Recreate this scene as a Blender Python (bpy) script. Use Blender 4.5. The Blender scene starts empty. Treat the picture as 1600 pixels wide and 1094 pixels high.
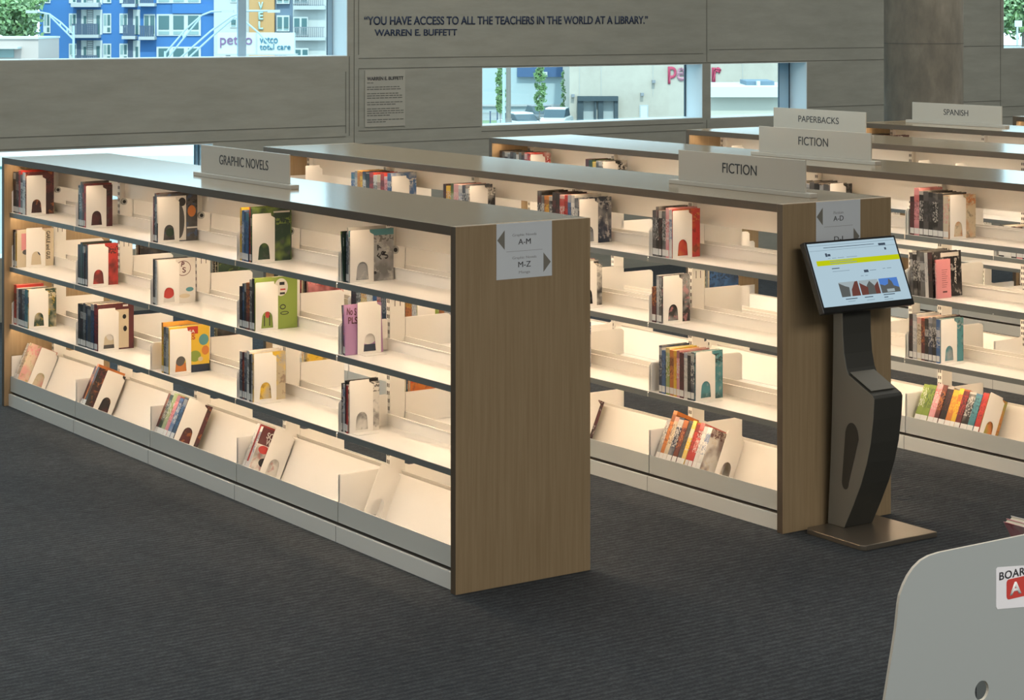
import bpy, bmesh, math, random
from mathutils import Vector, Matrix
SC = bpy.context.scene
COL = SC.collection
PI = math.pi
# ------------------------------------------------------------------ camera
F, CXP, CYP = 3287.1, 800.0, 19.96
YAW = 0.968
CAM = Vector((11.218, -4.285, 2.1784))
cd = bpy.data.cameras.new('camera'); cam = bpy.data.objects.new('camera', cd); COL.objects.link(cam)
cd.sensor_fit = 'HORIZONTAL'; cd.sensor_width = 36.0
cd.lens = F / 1600 * 36.0
cd.shift_y = -(547 - CYP) / 1600
cd.clip_start = 0.1; cd.clip_end = 900
cam.location = CAM; cam.rotation_euler = (PI / 2, 0, YAW)
SC.camera = cam
# ------------------------------------------------------------------ world, sun, exposure
SC.view_settings.view_transform = 'Standard'; SC.view_settings.look = 'None'
SC.view_settings.exposure = 0.0; SC.view_settings.gamma = 1.0
SC.view_settings.use_curve_mapping = False
w = bpy.data.worlds.new('sky'); SC.world = w; w.use_nodes = True
bg = w.node_tree.nodes['Background']; bg.inputs[0].default_value = (0.72, 0.89, 1.0, 1); bg.inputs[1].default_value = 3.1
sd = bpy.data.lights.new('sun', 'SUN'); sun = bpy.data.objects.new('sun', sd); COL.objects.link(sun)
sd.energy = 3.0; sd.angle = 0.02; sd.color = (1.0, 0.95, 0.86)
sun.rotation_euler = Vector((-0.72, 0.42, -0.75)).to_track_quat('-Z', 'Y').to_euler()
sun.location = (30, -20, 40)
# unseen area lights added under the ceiling for general brightness, no fixtures
def area(name, loc, sx, sy, watts, col, rot=(0, 0, 0)):
    d = bpy.data.lights.new(name, 'AREA'); d.shape = 'RECTANGLE'; d.size = sx; d.size_y = sy; d.energy = watts; d.color = col
    o = bpy.data.objects.new(name, d); COL.objects.link(o); o.location = loc; o.rotation_euler = rot
    return o
area('fill_light', (4.0, -5.2, 4.35), 8.0, 4.0, 215, (1.0, 0.97, 0.90))
area('fill_light', (12.5, 0.0, 4.35), 4.0, 6.0, 620, (1.0, 0.96, 0.89))
area('fill_light', (1.0, 3.0, 4.35), 6.0, 9.0, 270, (0.97, 0.97, 0.90))
area('fill_light', (3.0, 11.0, 4.35), 8.0, 6.0, 360, (0.97, 0.97, 0.90))
rnd = random.Random(7)
SP = 1.628          # pitch of the bookcases
L, D, H = 4.62, 0.628, 1.377
PT = 0.035          # end panel thickness
BAY = (L - 2 * PT) / 5
TILT = math.radians(24)
ZS = [1.071, 0.770, 0.454]          # shelf surfaces

# ------------------------------------------------------------------ materials
def M(name, col, rough=0.5, metal=0.0, spec=0.5, coat=0.0, coat_r=0.1):
    m = bpy.data.materials.new(name); m.use_nodes = True
    b = m.node_tree.nodes['Principled BSDF']
    b.inputs['Base Color'].default_value = (*col, 1); b.inputs['Roughness'].default_value = rough
    b.inputs['Metallic'].default_value = metal; b.inputs['Specular IOR Level'].default_value = spec
    b.inputs['Coat Weight'].default_value = coat; b.inputs['Coat Roughness'].default_value = coat_r
    return m
def nodes(m): return m.node_tree.nodes, m.node_tree.links, m.node_tree.nodes['Principled BSDF']
def texco(m, scale, kind='Object'):
    n, l, b = nodes(m)
    t = n.new('ShaderNodeTexCoord'); mp = n.new('ShaderNodeMapping'); mp.inputs['Scale'].default_value = scale
    l.new(t.outputs[kind], mp.inputs['Vector']); return mp
def noise(m, vec, scale, detail=3, rough=0.55):
    n, l, b = nodes(m)
    x = n.new('ShaderNodeTexNoise'); x.inputs['Scale'].default_value = scale; x.inputs['Detail'].default_value = detail
    x.inputs['Roughness'].default_value = rough; l.new(vec.outputs[0], x.inputs['Vector']); return x
def ramp(m, src, stops):
    n, l, b = nodes(m)
    r = n.new('ShaderNodeValToRGB'); e = r.color_ramp.elements
    e[0].position, e[0].color = stops[0][0], (*stops[0][1], 1); e[1].position, e[1].color = stops[-1][0], (*stops[-1][1], 1)
    for p, c in stops[1:-1]:
        q = e.new(p); q.color = (*c, 1)
    l.new(src, r.inputs[0]); return r
def bump(m, src, strength, dist=0.01):
    n, l, b = nodes(m)
    k = n.new('ShaderNodeBump'); k.inputs['Strength'].default_value = strength; k.inputs['Distance'].default_value = dist
    l.new(src, k.inputs['Height']); l.new(k.outputs[0], b.inputs['Normal'])
def grain(name, scale, c0, c1, rough):
    m = M(name, c0, rough, spec=0.5)
    n, l, b = nodes(m)
    v = texco(m, scale); x = noise(m, v, 1.0, 5, 0.6)
    r = ramp(m, x.outputs[0], [(0.3, c0), (0.7, c1)]); l.new(r.outputs[0], b.inputs['Base Color'])
    return m
WC0, WC1 = (0.262, 0.183, 0.098), (0.330, 0.240, 0.138)
wood_v = grain('oak_upright_grain', (60, 60, 2.2), WC0, WC1, 0.42)
wood_h = grain('oak_top_grain', (2.2, 60, 60), WC0, WC1, 0.20)
wood_h.node_tree.nodes['Principled BSDF'].inputs['Coat Weight'].default_value = 0.5; wood_h.node_tree.nodes['Principled BSDF'].inputs['Coat Roughness'].default_value = 0.14
dark_edge = grain('dark_oak_edge', (2.2, 60, 2.2), (0.085, 0.060, 0.038), (0.115, 0.082, 0.052), 0.5)  # darker oak tone for the front and back edge faces
steel = M('white_powder_coated_steel', (0.82, 0.80, 0.76), 0.32)
steel_edge = M('grey_shelf_edge', (0.17, 0.185, 0.18), 0.4)
steel_base = M('grey_white_plinth_steel', (0.66, 0.67, 0.63), 0.35)
dark = M('dark_gap', (0.02, 0.02, 0.02), 0.8)
chrome = M('lock_metal', (0.42, 0.42, 0.40), 0.35, 0.7)
led = bpy.data.materials.new('warm_led'); led.use_nodes = True
n_ = led.node_tree.nodes; n_.remove(n_['Principled BSDF']); e_ = n_.new('ShaderNodeEmission')
e_.inputs[0].default_value = (1.0, 0.735, 0.485, 1); e_.inputs[1].default_value = 48.0
led.node_tree.links.new(e_.outputs[0], n_['Material Output'].inputs[0])
plastic = M('frosted_sign_plastic', (0.50, 0.47, 0.41), 0.35)
ink = M('dark_lettering', (0.03, 0.03, 0.035), 0.5)
navy_ink = M('navy_vinyl_lettering', (0.015, 0.03, 0.075), 0.5)
paper = M('white_label_paper', (0.62, 0.66, 0.70), 0.4)
paper2 = M('grey_ink', (0.30, 0.31, 0.33), 0.6)
kiosk_m = M('dark_grey_kiosk_metal', (0.185, 0.175, 0.148), 0.6)
kiosk_d = M('charcoal_kiosk_front', (0.036, 0.035, 0.029), 0.55)
plate_m = M('brushed_kiosk_plate', (0.23, 0.20, 0.16), 0.33, 0.7)
black = M('black_plastic', (0.012, 0.012, 0.012), 0.35)
bin_m = M('grey_bin_laminate', (0.315, 0.345, 0.345), 0.5)
bin_e = M('pale_bin_edge', (0.62, 0.58, 0.50), 0.5)
red_m = M('red_print', (0.50, 0.05, 0.04), 0.5)
white_m = M('white_print', (0.80, 0.80, 0.80), 0.5)
# carpet: ribbed, mottled
carpet = M('charcoal_ribbed_carpet', (0.04, 0.043, 0.045), 0.95, spec=0.15)
n, l, b = nodes(carpet)
v = texco(carpet, (1, 1, 1)); big = noise(carpet, v, 0.9, 4)
v2 = texco(carpet, (1, 0.30, 1)); rib = noise(carpet, v2, 42.0, 3, 0.7)
wv = n.new('ShaderNodeTexWave'); wv.bands_direction = 'X'; wv.inputs['Scale'].default_value = 9.5; wv.inputs['Distortion'].default_value = 3.5; wv.inputs['Detail'].default_value = 2; wv.inputs['Detail Scale'].default_value = 6
l.new(texco(carpet, (1, 1, 1)).outputs[0], wv.inputs['Vector'])
v3 = texco(carpet, (1, 1, 1)); fine = noise(carpet, v3, 150, 2)
mx = n.new('ShaderNodeMath'); mx.operation = 'MULTIPLY_ADD'; mx.inputs[1].default_value = 0.22
l.new(big.outputs[0], mx.inputs[0])
mx2 = n.new('ShaderNodeMath'); mx2.operation = 'MULTIPLY_ADD'; mx2.inputs[1].default_value = 0.45; l.new(rib.outputs[0], mx2.inputs[0]); l.new(mx.outputs[0], mx2.inputs[2])
mx3 = n.new('ShaderNodeMath'); mx3.operation = 'MULTIPLY_ADD'; mx3.inputs[1].default_value = 0.35; l.new(fine.outputs[0], mx3.inputs[0]); mx.inputs[2].default_value = 0.0
l.new(mx2.outputs[0], mx3.inputs[2])
mx4 = n.new('ShaderNodeMath'); mx4.operation = 'MULTIPLY_ADD'; mx4.inputs[1].default_value = 0.14; l.new(wv.outputs['Fac'], mx4.inputs[0]); l.new(mx3.outputs[0], mx4.inputs[2])
r = ramp(carpet, mx4.outputs[0], [(0.36, (0.017, 0.020, 0.024)), (0.59, (0.040, 0.0455, 0.0515)), (0.80, (0.082, 0.089, 0.096))])
l.new(r.outputs[0], b.inputs['Base Color']); bump(carpet, mx4.outputs[0], 0.6, 0.006)
# wall panels and concrete
wall_m = M('grey_fibre_cement', (0.27, 0.27, 0.235), 0.6)
n, l, b = nodes(wall_m); v = texco(wall_m, (1, 1, 5)); x = noise(wall_m, v, 2.0, 6, 0.65)
r = ramp(wall_m, x.outputs[0], [(0.3, (0.235, 0.238, 0.205)), (0.7, (0.30, 0.30, 0.262))]); l.new(r.outputs[0], b.inputs['Base Color'])
joint_m = M('panel_joint', (0.105, 0.105, 0.09), 0.8)
plaster = M('plain_plaster', (0.50, 0.49, 0.46), 0.8)
concrete = M('cast_concrete', (0.2, 0.19, 0.17), 0.75)
n, l, b = nodes(concrete); v = texco(concrete, (1, 1, 0.45)); x = noise(concrete, v, 4.0, 8, 0.62)
r = ramp(concrete, x.outputs[0], [(0.3, (0.085, 0.080, 0.066)), (0.52, (0.155, 0.140, 0.112)), (0.72, (0.24, 0.22, 0.18))]); l.new(r.outputs[0], b.inputs['Base Color'])
bump(concrete, x.outputs[0], 0.2, 0.02)
lining = M('white_window_lining', (0.62, 0.70, 0.74), 0.5)
post_m = M('pale_blue_window_post', (0.34, 0.50, 0.62), 0.5)
frame_d = M('dark_window_gasket', (0.03, 0.06, 0.09), 0.5)
glass = bpy.data.materials.new('window_glass'); glass.use_nodes = True
n = glass.node_tree.nodes; n.remove(n['Principled BSDF'])
tr = n.new('ShaderNodeBsdfTransparent'); tr.inputs[0].default_value = (0.88, 0.985, 0.99, 1)
gl = n.new('ShaderNodeBsdfGlossy'); gl.inputs['Roughness'].default_value = 0.02
ms = n.new('ShaderNodeMixShader'); ms.inputs[0].default_value = 0.04
ll = glass.node_tree.links; ll.new(tr.outputs[0], ms.inputs[1]); ll.new(gl.outputs[0], ms.inputs[2]); ll.new(ms.outputs[0], n['Material Output'].inputs[0])

# ------------------------------------------------------------------ mesh helper
class MB:
    def __init__(s): s.v = []; s.f = []; s.mi = []
    def box(s, x0, x1, y0, y1, z0, z1, mi=0, X=None):
        vs = [(x0, y0, z0), (x1, y0, z0), (x1, y1, z0), (x0, y1, z0), (x0, y0, z1), (x1, y0, z1), (x1, y1, z1), (x0, y1, z1)]
        if X is not None: vs = [tuple(X @ Vector(p)) for p in vs]
        k = len(s.v); s.v += vs
        for q in ((0, 3, 2, 1), (4, 5, 6, 7), (0, 1, 5, 4), (1, 2, 6, 5), (2, 3, 7, 6), (3, 0, 4, 7)):
            s.f.append(tuple(k + i for i in q)); s.mi.append(mi)
        return s
    def prism(s, poly, a, b, axis='X', mi=0, X=None, cap=None):
        """poly: 2-D points; extruded from a to b along axis. X:(y,z) Y:(x,z) Z:(x,y)"""
        def P(p, t): return {'X': (t, p[0], p[1]), 'Y': (p[0], t, p[1]), 'Z': (p[0], p[1], t)}[axis]
        n = len(poly); k = len(s.v)
        vs = [P(p, a) for p in poly] + [P(p, b) for p in poly]
        if X is not None: vs = [tuple(X @ Vector(p)) for p in vs]
        s.v += vs
        s.f.append(tuple(range(k + n - 1, k - 1, -1))); s.mi.append(mi if cap is None else cap)
        s.f.append(tuple(range(k + n, k + 2 * n))); s.mi.append(mi if cap is None else cap)
        for i in range(n):
            j = (i + 1) % n; s.f.append((k + i, k + j, k + n + j, k + n + i)); s.mi.append(mi)
        return s
    def ring(s, outer, inner, a, b, axis='X', mi=0):
        """plate with a hole: both loops have the same number of points"""
        def P(p, t): return {'X': (t, p[0], p[1]), 'Y': (p[0], t, p[1]), 'Z': (p[0], p[1], t)}[axis]
        n = len(outer); k = len(s.v)
        s.v += [P(p, a) for p in outer] + [P(p, a) for p in inner] + [P(p, b) for p in outer] + [P(p, b) for p in inner]
        for i in range(n):
            j = (i + 1) % n
            for q in ((i, n + i, n + j, j), (2 * n + i, 2 * n + j, 3 * n + j, 3 * n + i), (i, j, 2 * n + j, 2 * n + i), (n + i, 3 * n + i, 3 * n + j, n + j)):
                s.f.append(tuple(k + t for t in q)); s.mi.append(mi)
        return s
    def cyl(s, p, q, r0, r1=None, seg=16, mi=0):
        r1 = r0 if r1 is None else r1
        p, q = Vector(p), Vector(q); d = (q - p).normalized()
        u = d.orthogonal().normalized(); w_ = d.cross(u); k = len(s.v)
        for c, rr in ((p, r0), (q, r1)):
            for i in range(seg):
                t = 2 * PI * i / seg; s.v.append(tuple(c + u * math.cos(t) * rr + w_ * math.sin(t) * rr))
        for i in range(seg):
            j = (i + 1) % seg; s.f.append((k + i, k + j, k + seg + j, k + seg + i)); s.mi.append(mi)
        s.f.append(tuple(range(k + seg - 1, k - 1, -1))); s.mi.append(mi); s.f.append(tuple(range(k + seg, k + 2 * seg))); s.mi.append(mi)
        return s
    def tube(s, pts, r, seg=8, mi=0):
        for a, b_ in zip(pts, pts[1:]): s.cyl(a, b_, r, seg=seg, mi=mi)
        return s
    def quad(s, a, b_, c, d, mi=0):
        k = len(s.v); s.v += [tuple(a), tuple(b_), tuple(c), tuple(d)]; s.f.append((k, k + 1, k + 2, k + 3)); s.mi.append(mi); return s
    def mesh(s, name, mats):
        me = bpy.data.meshes.new(name); me.from_pydata(s.v, [], s.f)
        for m in (mats if isinstance(mats, (list, tuple)) else [mats]): me.materials.append(m)
        me.polygons.foreach_set('material_index', s.mi)
        bm = bmesh.new(); bm.from_mesh(me); bmesh.ops.recalc_face_normals(bm, faces=bm.faces); bm.to_mesh(me); bm.free()
        return me
    def build(s, name, mats, parent=None, loc=(0, 0, 0), bevel=0, smooth=False):
        return put(s.mesh(name, mats), name, parent, loc, bevel, smooth)
def put(me, name, parent=None, loc=(0, 0, 0), bevel=0, smooth=False):
    o = bpy.data.objects.new(name, me); COL.objects.link(o); o.location = loc; o.parent = parent
    if bevel:
        md = o.modifiers.new('bevel', 'BEVEL'); md.width = bevel; md.segments = 2; md.limit_method = 'ANGLE'
    if smooth: me.polygons.foreach_set('use_smooth', [True] * len(me.polygons))
    return o
def tag(o, label, cat, group=None, kind=None):
    o['label'] = label; o['category'] = cat
    if group: o['group'] = group
    if kind: o['kind'] = kind
    return o
def empty(name, loc, rot=(0, 0, 0), parent=None):
    o = bpy.data.objects.new(name, None); COL.objects.link(o); o.location = loc; o.rotation_euler = rot; o.empty_display_size = 0.1; o.parent = parent
    return o
def struct(o): o['kind'] = 'structure'; return o
def text_mesh(txt, name, mat, width=None, height=None, depth=0.001, bold=0.0, spacing=1.0, align='LEFT', vert=False):
    """lettering lying in local XZ, facing -Y, bottom left (or centred) at the origin"""
    c = bpy.data.curves.new(name, 'FONT'); c.body = txt; c.size = 1; c.offset = bold; c.space_character = spacing; c.extrude = 0.0
    c.align_x = 'CENTER' if align == 'CENTER' else 'LEFT'
    if vert: c.space_line = 0.9
    t = bpy.data.objects.new(name, c); COL.objects.link(t)
    dg = bpy.context.evaluated_depsgraph_get(); dg.update()
    me = bpy.data.meshes.new_from_object(t.evaluated_get(dg)); bpy.data.objects.remove(t); bpy.data.curves.remove(c)
    xs = [v.co.x for v in me.vertices]; ys = [v.co.y for v in me.vertices]
    x0, x1, y0, y1 = min(xs), max(xs), min(ys), max(ys)
    sx = (width / (x1 - x0)) if width else None; sy = (height / (y1 - y0)) if height else None
    sx = sx or sy; sy = sy or sx
    bm = bmesh.new(); bm.from_mesh(me)
    for v in bm.verts:
        xx = (v.co.x - (x0 if align == 'LEFT' else (x0 + x1) / 2)) * sx; zz = (v.co.y - y0) * sy; v.co = (xx, 0, zz)
    ex = bmesh.ops.extrude_face_region(bm, geom=bm.faces[:])
    for v in [g for g in ex['geom'] if isinstance(g, bmesh.types.BMVert)]: v.co.y -= depth
    bmesh.ops.recalc_face_normals(bm, faces=bm.faces)
    bm.to_mesh(me); bm.free(); me.name = name; me.materials.clear(); me.materials.append(mat)
    return me

# ------------------------------------------------------------------ room shell
struct(MB().box(-3.0, 16, -9, 20, -0.1, 0).build('floor', carpet))
struct(MB().box(-3.3, 16.1, -9.1, 20.1, 4.6, 4.75).build('ceiling', plaster))
struct(MB().box(16, 16.15, -9, 20, -0.1, 4.6).build('wall_front', plaster))
struct(MB().box(-3, 16, -9.15, -9, -0.1, 4.6).build('wall_left', wall_m))
struct(MB().box(-3, 16, 20, 20.15, -0.1, 4.6).build('wall_right', plaster))
WIN = [(-2.5, 3.946, 1.840, 4.1), (-2.5, 2.789, 0.45, 1.203), (5.204, 7.526, 1.256, 1.733), (7.614, 8.753, 1.250, 1.733), (11.334, 14.5, 1.828, 3.3)]
ys = sorted({-9.0, 20.0} | {q for a in WIN for q in a[:2]}); zs = sorted({-0.1, 4.6} | {q for a in WIN for q in a[2:]})
wb = MB()
for ya, yb in zip(ys, ys[1:]):
    run = None
    for za, zb in zip(zs, zs[1:]):
        hole = any(a[0] < (ya + yb) / 2 < a[1] and a[2] < (za + zb) / 2 < a[3] for a in WIN)
        if hole:
            if run: wb.box(-3.25, -3.0, ya, yb, run[0], run[1]); run = None
        else: run = (run[0], zb) if run else (za, zb)
    if run: wb.box(-3.25, -3.0, ya, yb, run[0], run[1])
struct(wb.build('wall_back', wall_m))
# thin joints between the cladding panels
jb = MB(); x0, x1 = -3.0005, -2.997; jw = 0.004
def hj(ya, yb, z): jb.box(x0, x1, ya, yb, z - jw / 2, z + jw / 2)
def vj(y, za, zb): jb.box(x0, x1, y - jw / 2, y + jw / 2, za, zb)
vj(3.962, 1.22, 1.84); vj(4.005, 0.0, 4.5); vj(4.045, 1.29, 1.735); vj(4.045, 1.85, 4.5); vj(7.571, 1.75, 4.5); vj(7.571, 0, 1.24)
vj(3.93, 1.24, 1.72)
hj(-9, 3.93, 1.30); hj(4.045, 7.53, 1.822); hj(4.045, 10.2, 1.742); hj(4.045, 5.19, 1.255); hj(5.2, 7.53, 1.215); hj(4.045, 7.53, 1.155)
hj(7.6, 12, 1.855); hj(8.77, 11.3, 1.32); hj(7.6, 20, 1.16); hj(-9, 3.93, 1.215); hj(4.045, 7.53, 2.62); hj(11.3, 20, 1.26)
vj(11.29, 0, 4.5); vj(9.95, 1.16, 4.5)
struct(jb.build('trim_1', joint_m))
GX = -3.23
for k, (ya, yb, za, zb) in enumerate(WIN):
    t = 0.006; m = MB()
    m.box(-3.249, -3.002, ya, ya + t, za, zb); m.box(-3.249, -3.002, yb - t, yb, za, zb); m.box(-3.249, -3.002, ya + t, yb - t, za, za + t); m.box(-3.249, -3.002, ya + t, yb - t, zb - t, zb)
    wdw = struct(m.build('window_%d' % (k + 1), lining))
    MB().box(GX - 0.004, GX + 0.004, ya + t, yb - t, za + t, zb - t).build('glass_pane', glass, wdw)
    g = MB()
    mull = {0: [(3.11, 3.18, 1), (3.895, 3.938, 1), (3.892, 3.895, 0), (3.938, 3.941, 0)], 1: [(2.745, 2.751, 0), (2.751, 2.775, 1), (2.775, 2.781, 0)], 2: [(7.508, 7.519, 0)], 3: [(8.612, 8.617, 0), (8.617, 8.730, 1), (8.730, 8.744, 0)], 4: [(11.345, 11.37, 1)]}[k]
    for a, b_, mi in mull: g.box(GX - 0.008, GX + 0.008, a, b_, za + t, zb - t, mi)
    g.build('window_frame', [frame_d, post_m], wdw)
# quotation on the wall
quote = empty('wall_quotation', (-2.9995, 5.5, 2.0))
tag(quote, 'navy lettered library quotation on grey wall above framed text notice', 'lettering')
def wall_text(txt, y0, y1, z, h, mat, parent, bold=0.0, name='lettering'):
    o = put(text_mesh(txt, name, mat, y1 - y0, h, 0.004, bold), name, parent)
    o.rotation_euler = (0, 0, PI / 2); o.location = Vector((-2.9995, y0, z)) - parent.location
    return o
wall_text('\u201cYOU HAVE ACCESS TO ALL THE TEACHERS IN THE WORLD AT A LIBRARY.\u201d', 4.096, 6.915, 2.083, 0.068, navy_ink, quote, 0.012)
wall_text('WARREN E. BUFFETT', 4.19, 4.962, 1.996, 0.052, navy_ink, quote, 0.012)
# framed notice under the quotation
pz0, pz1, py0, py1 = 1.283, 1.727, 4.10, 4.468
notice = MB().box(-2.9995, -2.993, py0, py1, pz0, pz1).build('wall_notice', M('pale_notice_board', (0.33, 0.325, 0.285), 0.5))
tag(notice, 'pale grey text notice on wall beside narrow window, under the quotation', 'notice')
o = put(text_mesh('WARREN E. BUFFETT', 'notice_heading', ink, 0.335, 0.028, 0.002, 0.02), 'notice_heading', notice); o.rotation_euler = (0, 0, PI / 2); o.location = (-2.9929, 4.117, 1.648)
m = MB(); zz = 1.625
for para in ([0.08], [0.31, 0.33], [0.31, 0.335, 0.33], [0.33, 0.26], [0.30, 0.335, 0.335, 0.23], [0.335, 0.18]):
    for wd in para:
        yq = 4.118
        while yq < 4.118 + wd - 0.02:
            ww = rnd.uniform(0.018, 0.05); m.box(-2.9935, -2.992, yq, min(yq + ww, 4.118 + wd), zz, zz + 0.0065); yq += ww + 0.006
        zz -= 0.0175
    zz -= 0.016
m.build('notice_print', M('notice_print_ink', (0.10, 0.10, 0.09), 0.6), notice)
# concrete column
col = MB().cyl((-0.76, 7.95, 0), (-0.76, 7.95, 4.6), 0.312, seg=64).build('column', concrete, smooth=True)
md = col.modifiers.new('edge', 'EDGE_SPLIT'); md.split_angle = 0.8
struct(col)
m = MB().cyl((-0.76, 7.95, 1.933), (-0.76, 7.95, 1.938), 0.3132, seg=64); struct(m.build('trim_2', M('form_line', (0.08, 0.078, 0.07), 0.8)))

# ------------------------------------------------------------------ bookcase parts (meshes shared by all cases)
def shelf_mesh():
    m = MB(); y0, y1 = 0.03, 0.275; x0, x1 = 0.004, BAY - 0.004
    m.box(x0, x1, y0 + 0.004, y1, -0.006, 0)                       # tray
    m.box(x0, x1, y0, y0 + 0.004, -0.025, 0, 1)                    # front edge
    m.box(x0, x1, y0 + 0.004, y0 + 0.010, -0.025, -0.021, 1)
    m.box(x0, x1, y1 - 0.004, y1, 0, 0.050); m.box(x0, x1, y1 - 0.010, y1 - 0.004, 0.0465, 0.050)
    return m.mesh('shelf', [steel, steel_edge])
def bracket_mesh():
    p = [(0.042, 0.001), (0.27, 0.001), (0.27, 0.128), (0.055, 0.128), (0.042, 0.115)]
    return MB().prism(p, 0, 0.002, 'X').mesh('shelf_bracket', steel)
dT = Vector((0, math.cos(TILT), -math.sin(TILT))); uT = Vector((0, math.sin(TILT), math.cos(TILT)))
P0 = Vector((0, 0.040, 0.150)); P1 = P0 + dT * 0.185; P2 = P1 + uT * 0.205
def tilted_mesh():
    m = MB(); x0, x1 = 0.003, BAY - 0.003; t = 0.003
    lp = [(0.036, 0.080), (0.040, 0.080), (0.040, 0.163), (0.036, 0.163)]
    m.prism(lp, x0, x1, 'X', 1)
    q1 = P1 - uT * t
    m.prism([(P0.y, P0.z), (P1.y, P1.z), (q1.y, q1.z), (P0.y, P0.z - 0.0035)], x0, x1, 'X')
    a = P2 + dT * t; c = P1 + dT * t
    m.prism([(P1.y, P1.z), (P2.y, P2.z), (a.y, a.z), (c.y, c.z)], x0, x1, 'X')
    m.box(x0, x1, P2.y + 0.001, P2.y + 0.014, P2.z - 0.022, P2.z - 0.018)
    return m.mesh('tilted_shelf', [steel, steel_base])
def tilt_bracket_mesh():
    p = [(0.041, 0.090), (0.272, 0.090), (0.272, 0.285), (0.245, 0.275), (0.041, 0.275)]
    return MB().prism(p, 0, 0.002, 'X').mesh('shelf_bracket', steel)
def upright_mesh():
    m = MB(); m.box(-0.015, 0.015, 0.278, 0.350, 0.072, 1.340)
    z = 0.10
    while z < 1.32:
        for x in (-0.009, 0.003): 
            for ya, yb in ((0.2775, 0.279), (0.349, 0.3505)): m.box(x, x + 0.006, ya, yb, z, z + 0.016, 1)
        z += 0.032
    for zc in (0.70, 0.95, 0.40):
        for y in (0.300, 0.326): m.box(0.0145, 0.0155, y, y + 0.003, zc, zc + 0.035, 1)
    return m.mesh('upright', [steel, dark])
def knob_mesh():
    return MB().cyl((0.015, 0.299, 1.187), (0.024, 0.299, 1.187), 0.017, seg=20).cyl((0.024, 0.299, 1.187), (0.0255, 0.299, 1.187), 0.009, seg=20, mi=1).mesh('lock_knob', [chrome, dark])
def led_mesh(): return MB().box(0.02, BAY - 0.02, 0.037, 0.047, -0.0115, -0.0065).mesh('light_strip', led)
ME = dict(shelf=shelf_mesh(), bracket=bracket_mesh(), tilt=tilted_mesh(), tbr=tilt_bracket_mesh(), upright=upright_mesh(), knob=knob_mesh(), led=led_mesh(),
          back=MB().box(0.016, BAY - 0.016, 0.306, 0.322, 1.206, 1.341).mesh('back_panel', steel),
          endp=MB().box(0, PT, 0, D, 0, H).mesh('end_panel', [wood_v, dark_edge]), top=MB().box(PT, L - PT, 0, D, H - 0.035, H).mesh('top', [wood_h, dark_edge]))
for q in (ME['endp'], ME['top']):
    for p in q.polygons:
        if abs(p.normal.y) > 0.9: p.material_index = 1
mk = MB().box(PT, L - PT, 0.026, 0.040, 0, 0.066)
for k in range(1, 5): mk.box(PT + k * BAY - 0.001, PT + k * BAY + 0.001, 0.0255, 0.040, 0.0, 0.0661, 1)
mk.box(PT, L - PT, 0.048, 0.31, 0, 0.070, 2)  # added dark filler, its brown painting the shade in the gap under the lip
ME['base'] = mk.mesh('base', [M('plinth_steel', (0.80, 0.80, 0.76), 0.35), dark, M('dark_gap_fill', (0.10, 0.085, 0.07), 0.7)])
def bookcase(u, label, back_depth=True):
    root = empty('bookcase', (0, u * SP, 0)); tag(root, label, 'bookcase', 'low double-sided bookcases standing in rows')
    put(ME['endp'], 'end_panel', root, (0, 0, 0), 0.0015); put(ME['endp'], 'end_panel', root, (L - PT, 0, 0), 0.0015)
    put(ME['top'], 'top', root, (0, 0, 0), 0.001)
    for k in range(6):
        x = PT + k * BAY
        if k == 0: x += 0.016
        if k == 5: x -= 0.016
        up = put(ME['upright'], 'upright', root, (x, 0, 0))
        if k < 5: put(ME['knob'], 'lock_knob', up)
    for side in (0, 1):
        rz = PI * side
        def T(o, x, z=0):
            # the far side is the near side turned round
            o.location = (x, 0, z) if side == 0 else (x + BAY, D, z); o.rotation_euler = (0, 0, rz); return o
        b_ = put(ME['base'], 'base', root); b_.location = (0, 0, 0) if side == 0 else (L, D, 0); b_.rotation_euler = (0, 0, rz)
        for k in range(5):
            x = PT + k * BAY
            if side == 0: put(ME['back'], 'back_panel', root, (x, 0, 0))
            for z in ZS:
                s = T(put(ME['shelf'], 'shelf', root), x, z)
                put(ME['bracket'], 'shelf_bracket', s, (0.006, 0, 0)); put(ME['bracket'], 'shelf_bracket', s, (BAY - 0.008, 0, 0))
                if not (side and u > 2): put(ME['led'], 'light_strip', s)
            s = T(put(ME['tilt'], 'tilted_shelf', root), x)
            put(ME['tbr'], 'shelf_bracket', s, (0.005, 0, 0)); put(ME['tbr'], 'shelf_bracket', s, (BAY - 0.007, 0, 0))
            if not (side and u > 2): T(put(ME['led'], 'light_strip', root), x, H - 0.035 + 0.0108)
    return root
bookcase(0, 'oak and white steel bookcase at the front under the graphic novels sign')
bookcase(1, 'oak and white steel bookcase behind the computer kiosk, second from the front')
bookcase(2, 'oak and white steel bookcase third from the front, running past the right edge')
bookcase(3, 'oak topped bookcase under the paperbacks sign, fourth from the front')
bookcase(4, 'oak topped bookcase under the spanish sign, beside the concrete column')
bookcase(5, 'rearmost oak topped bookcase, its end just showing at right edge')
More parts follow.
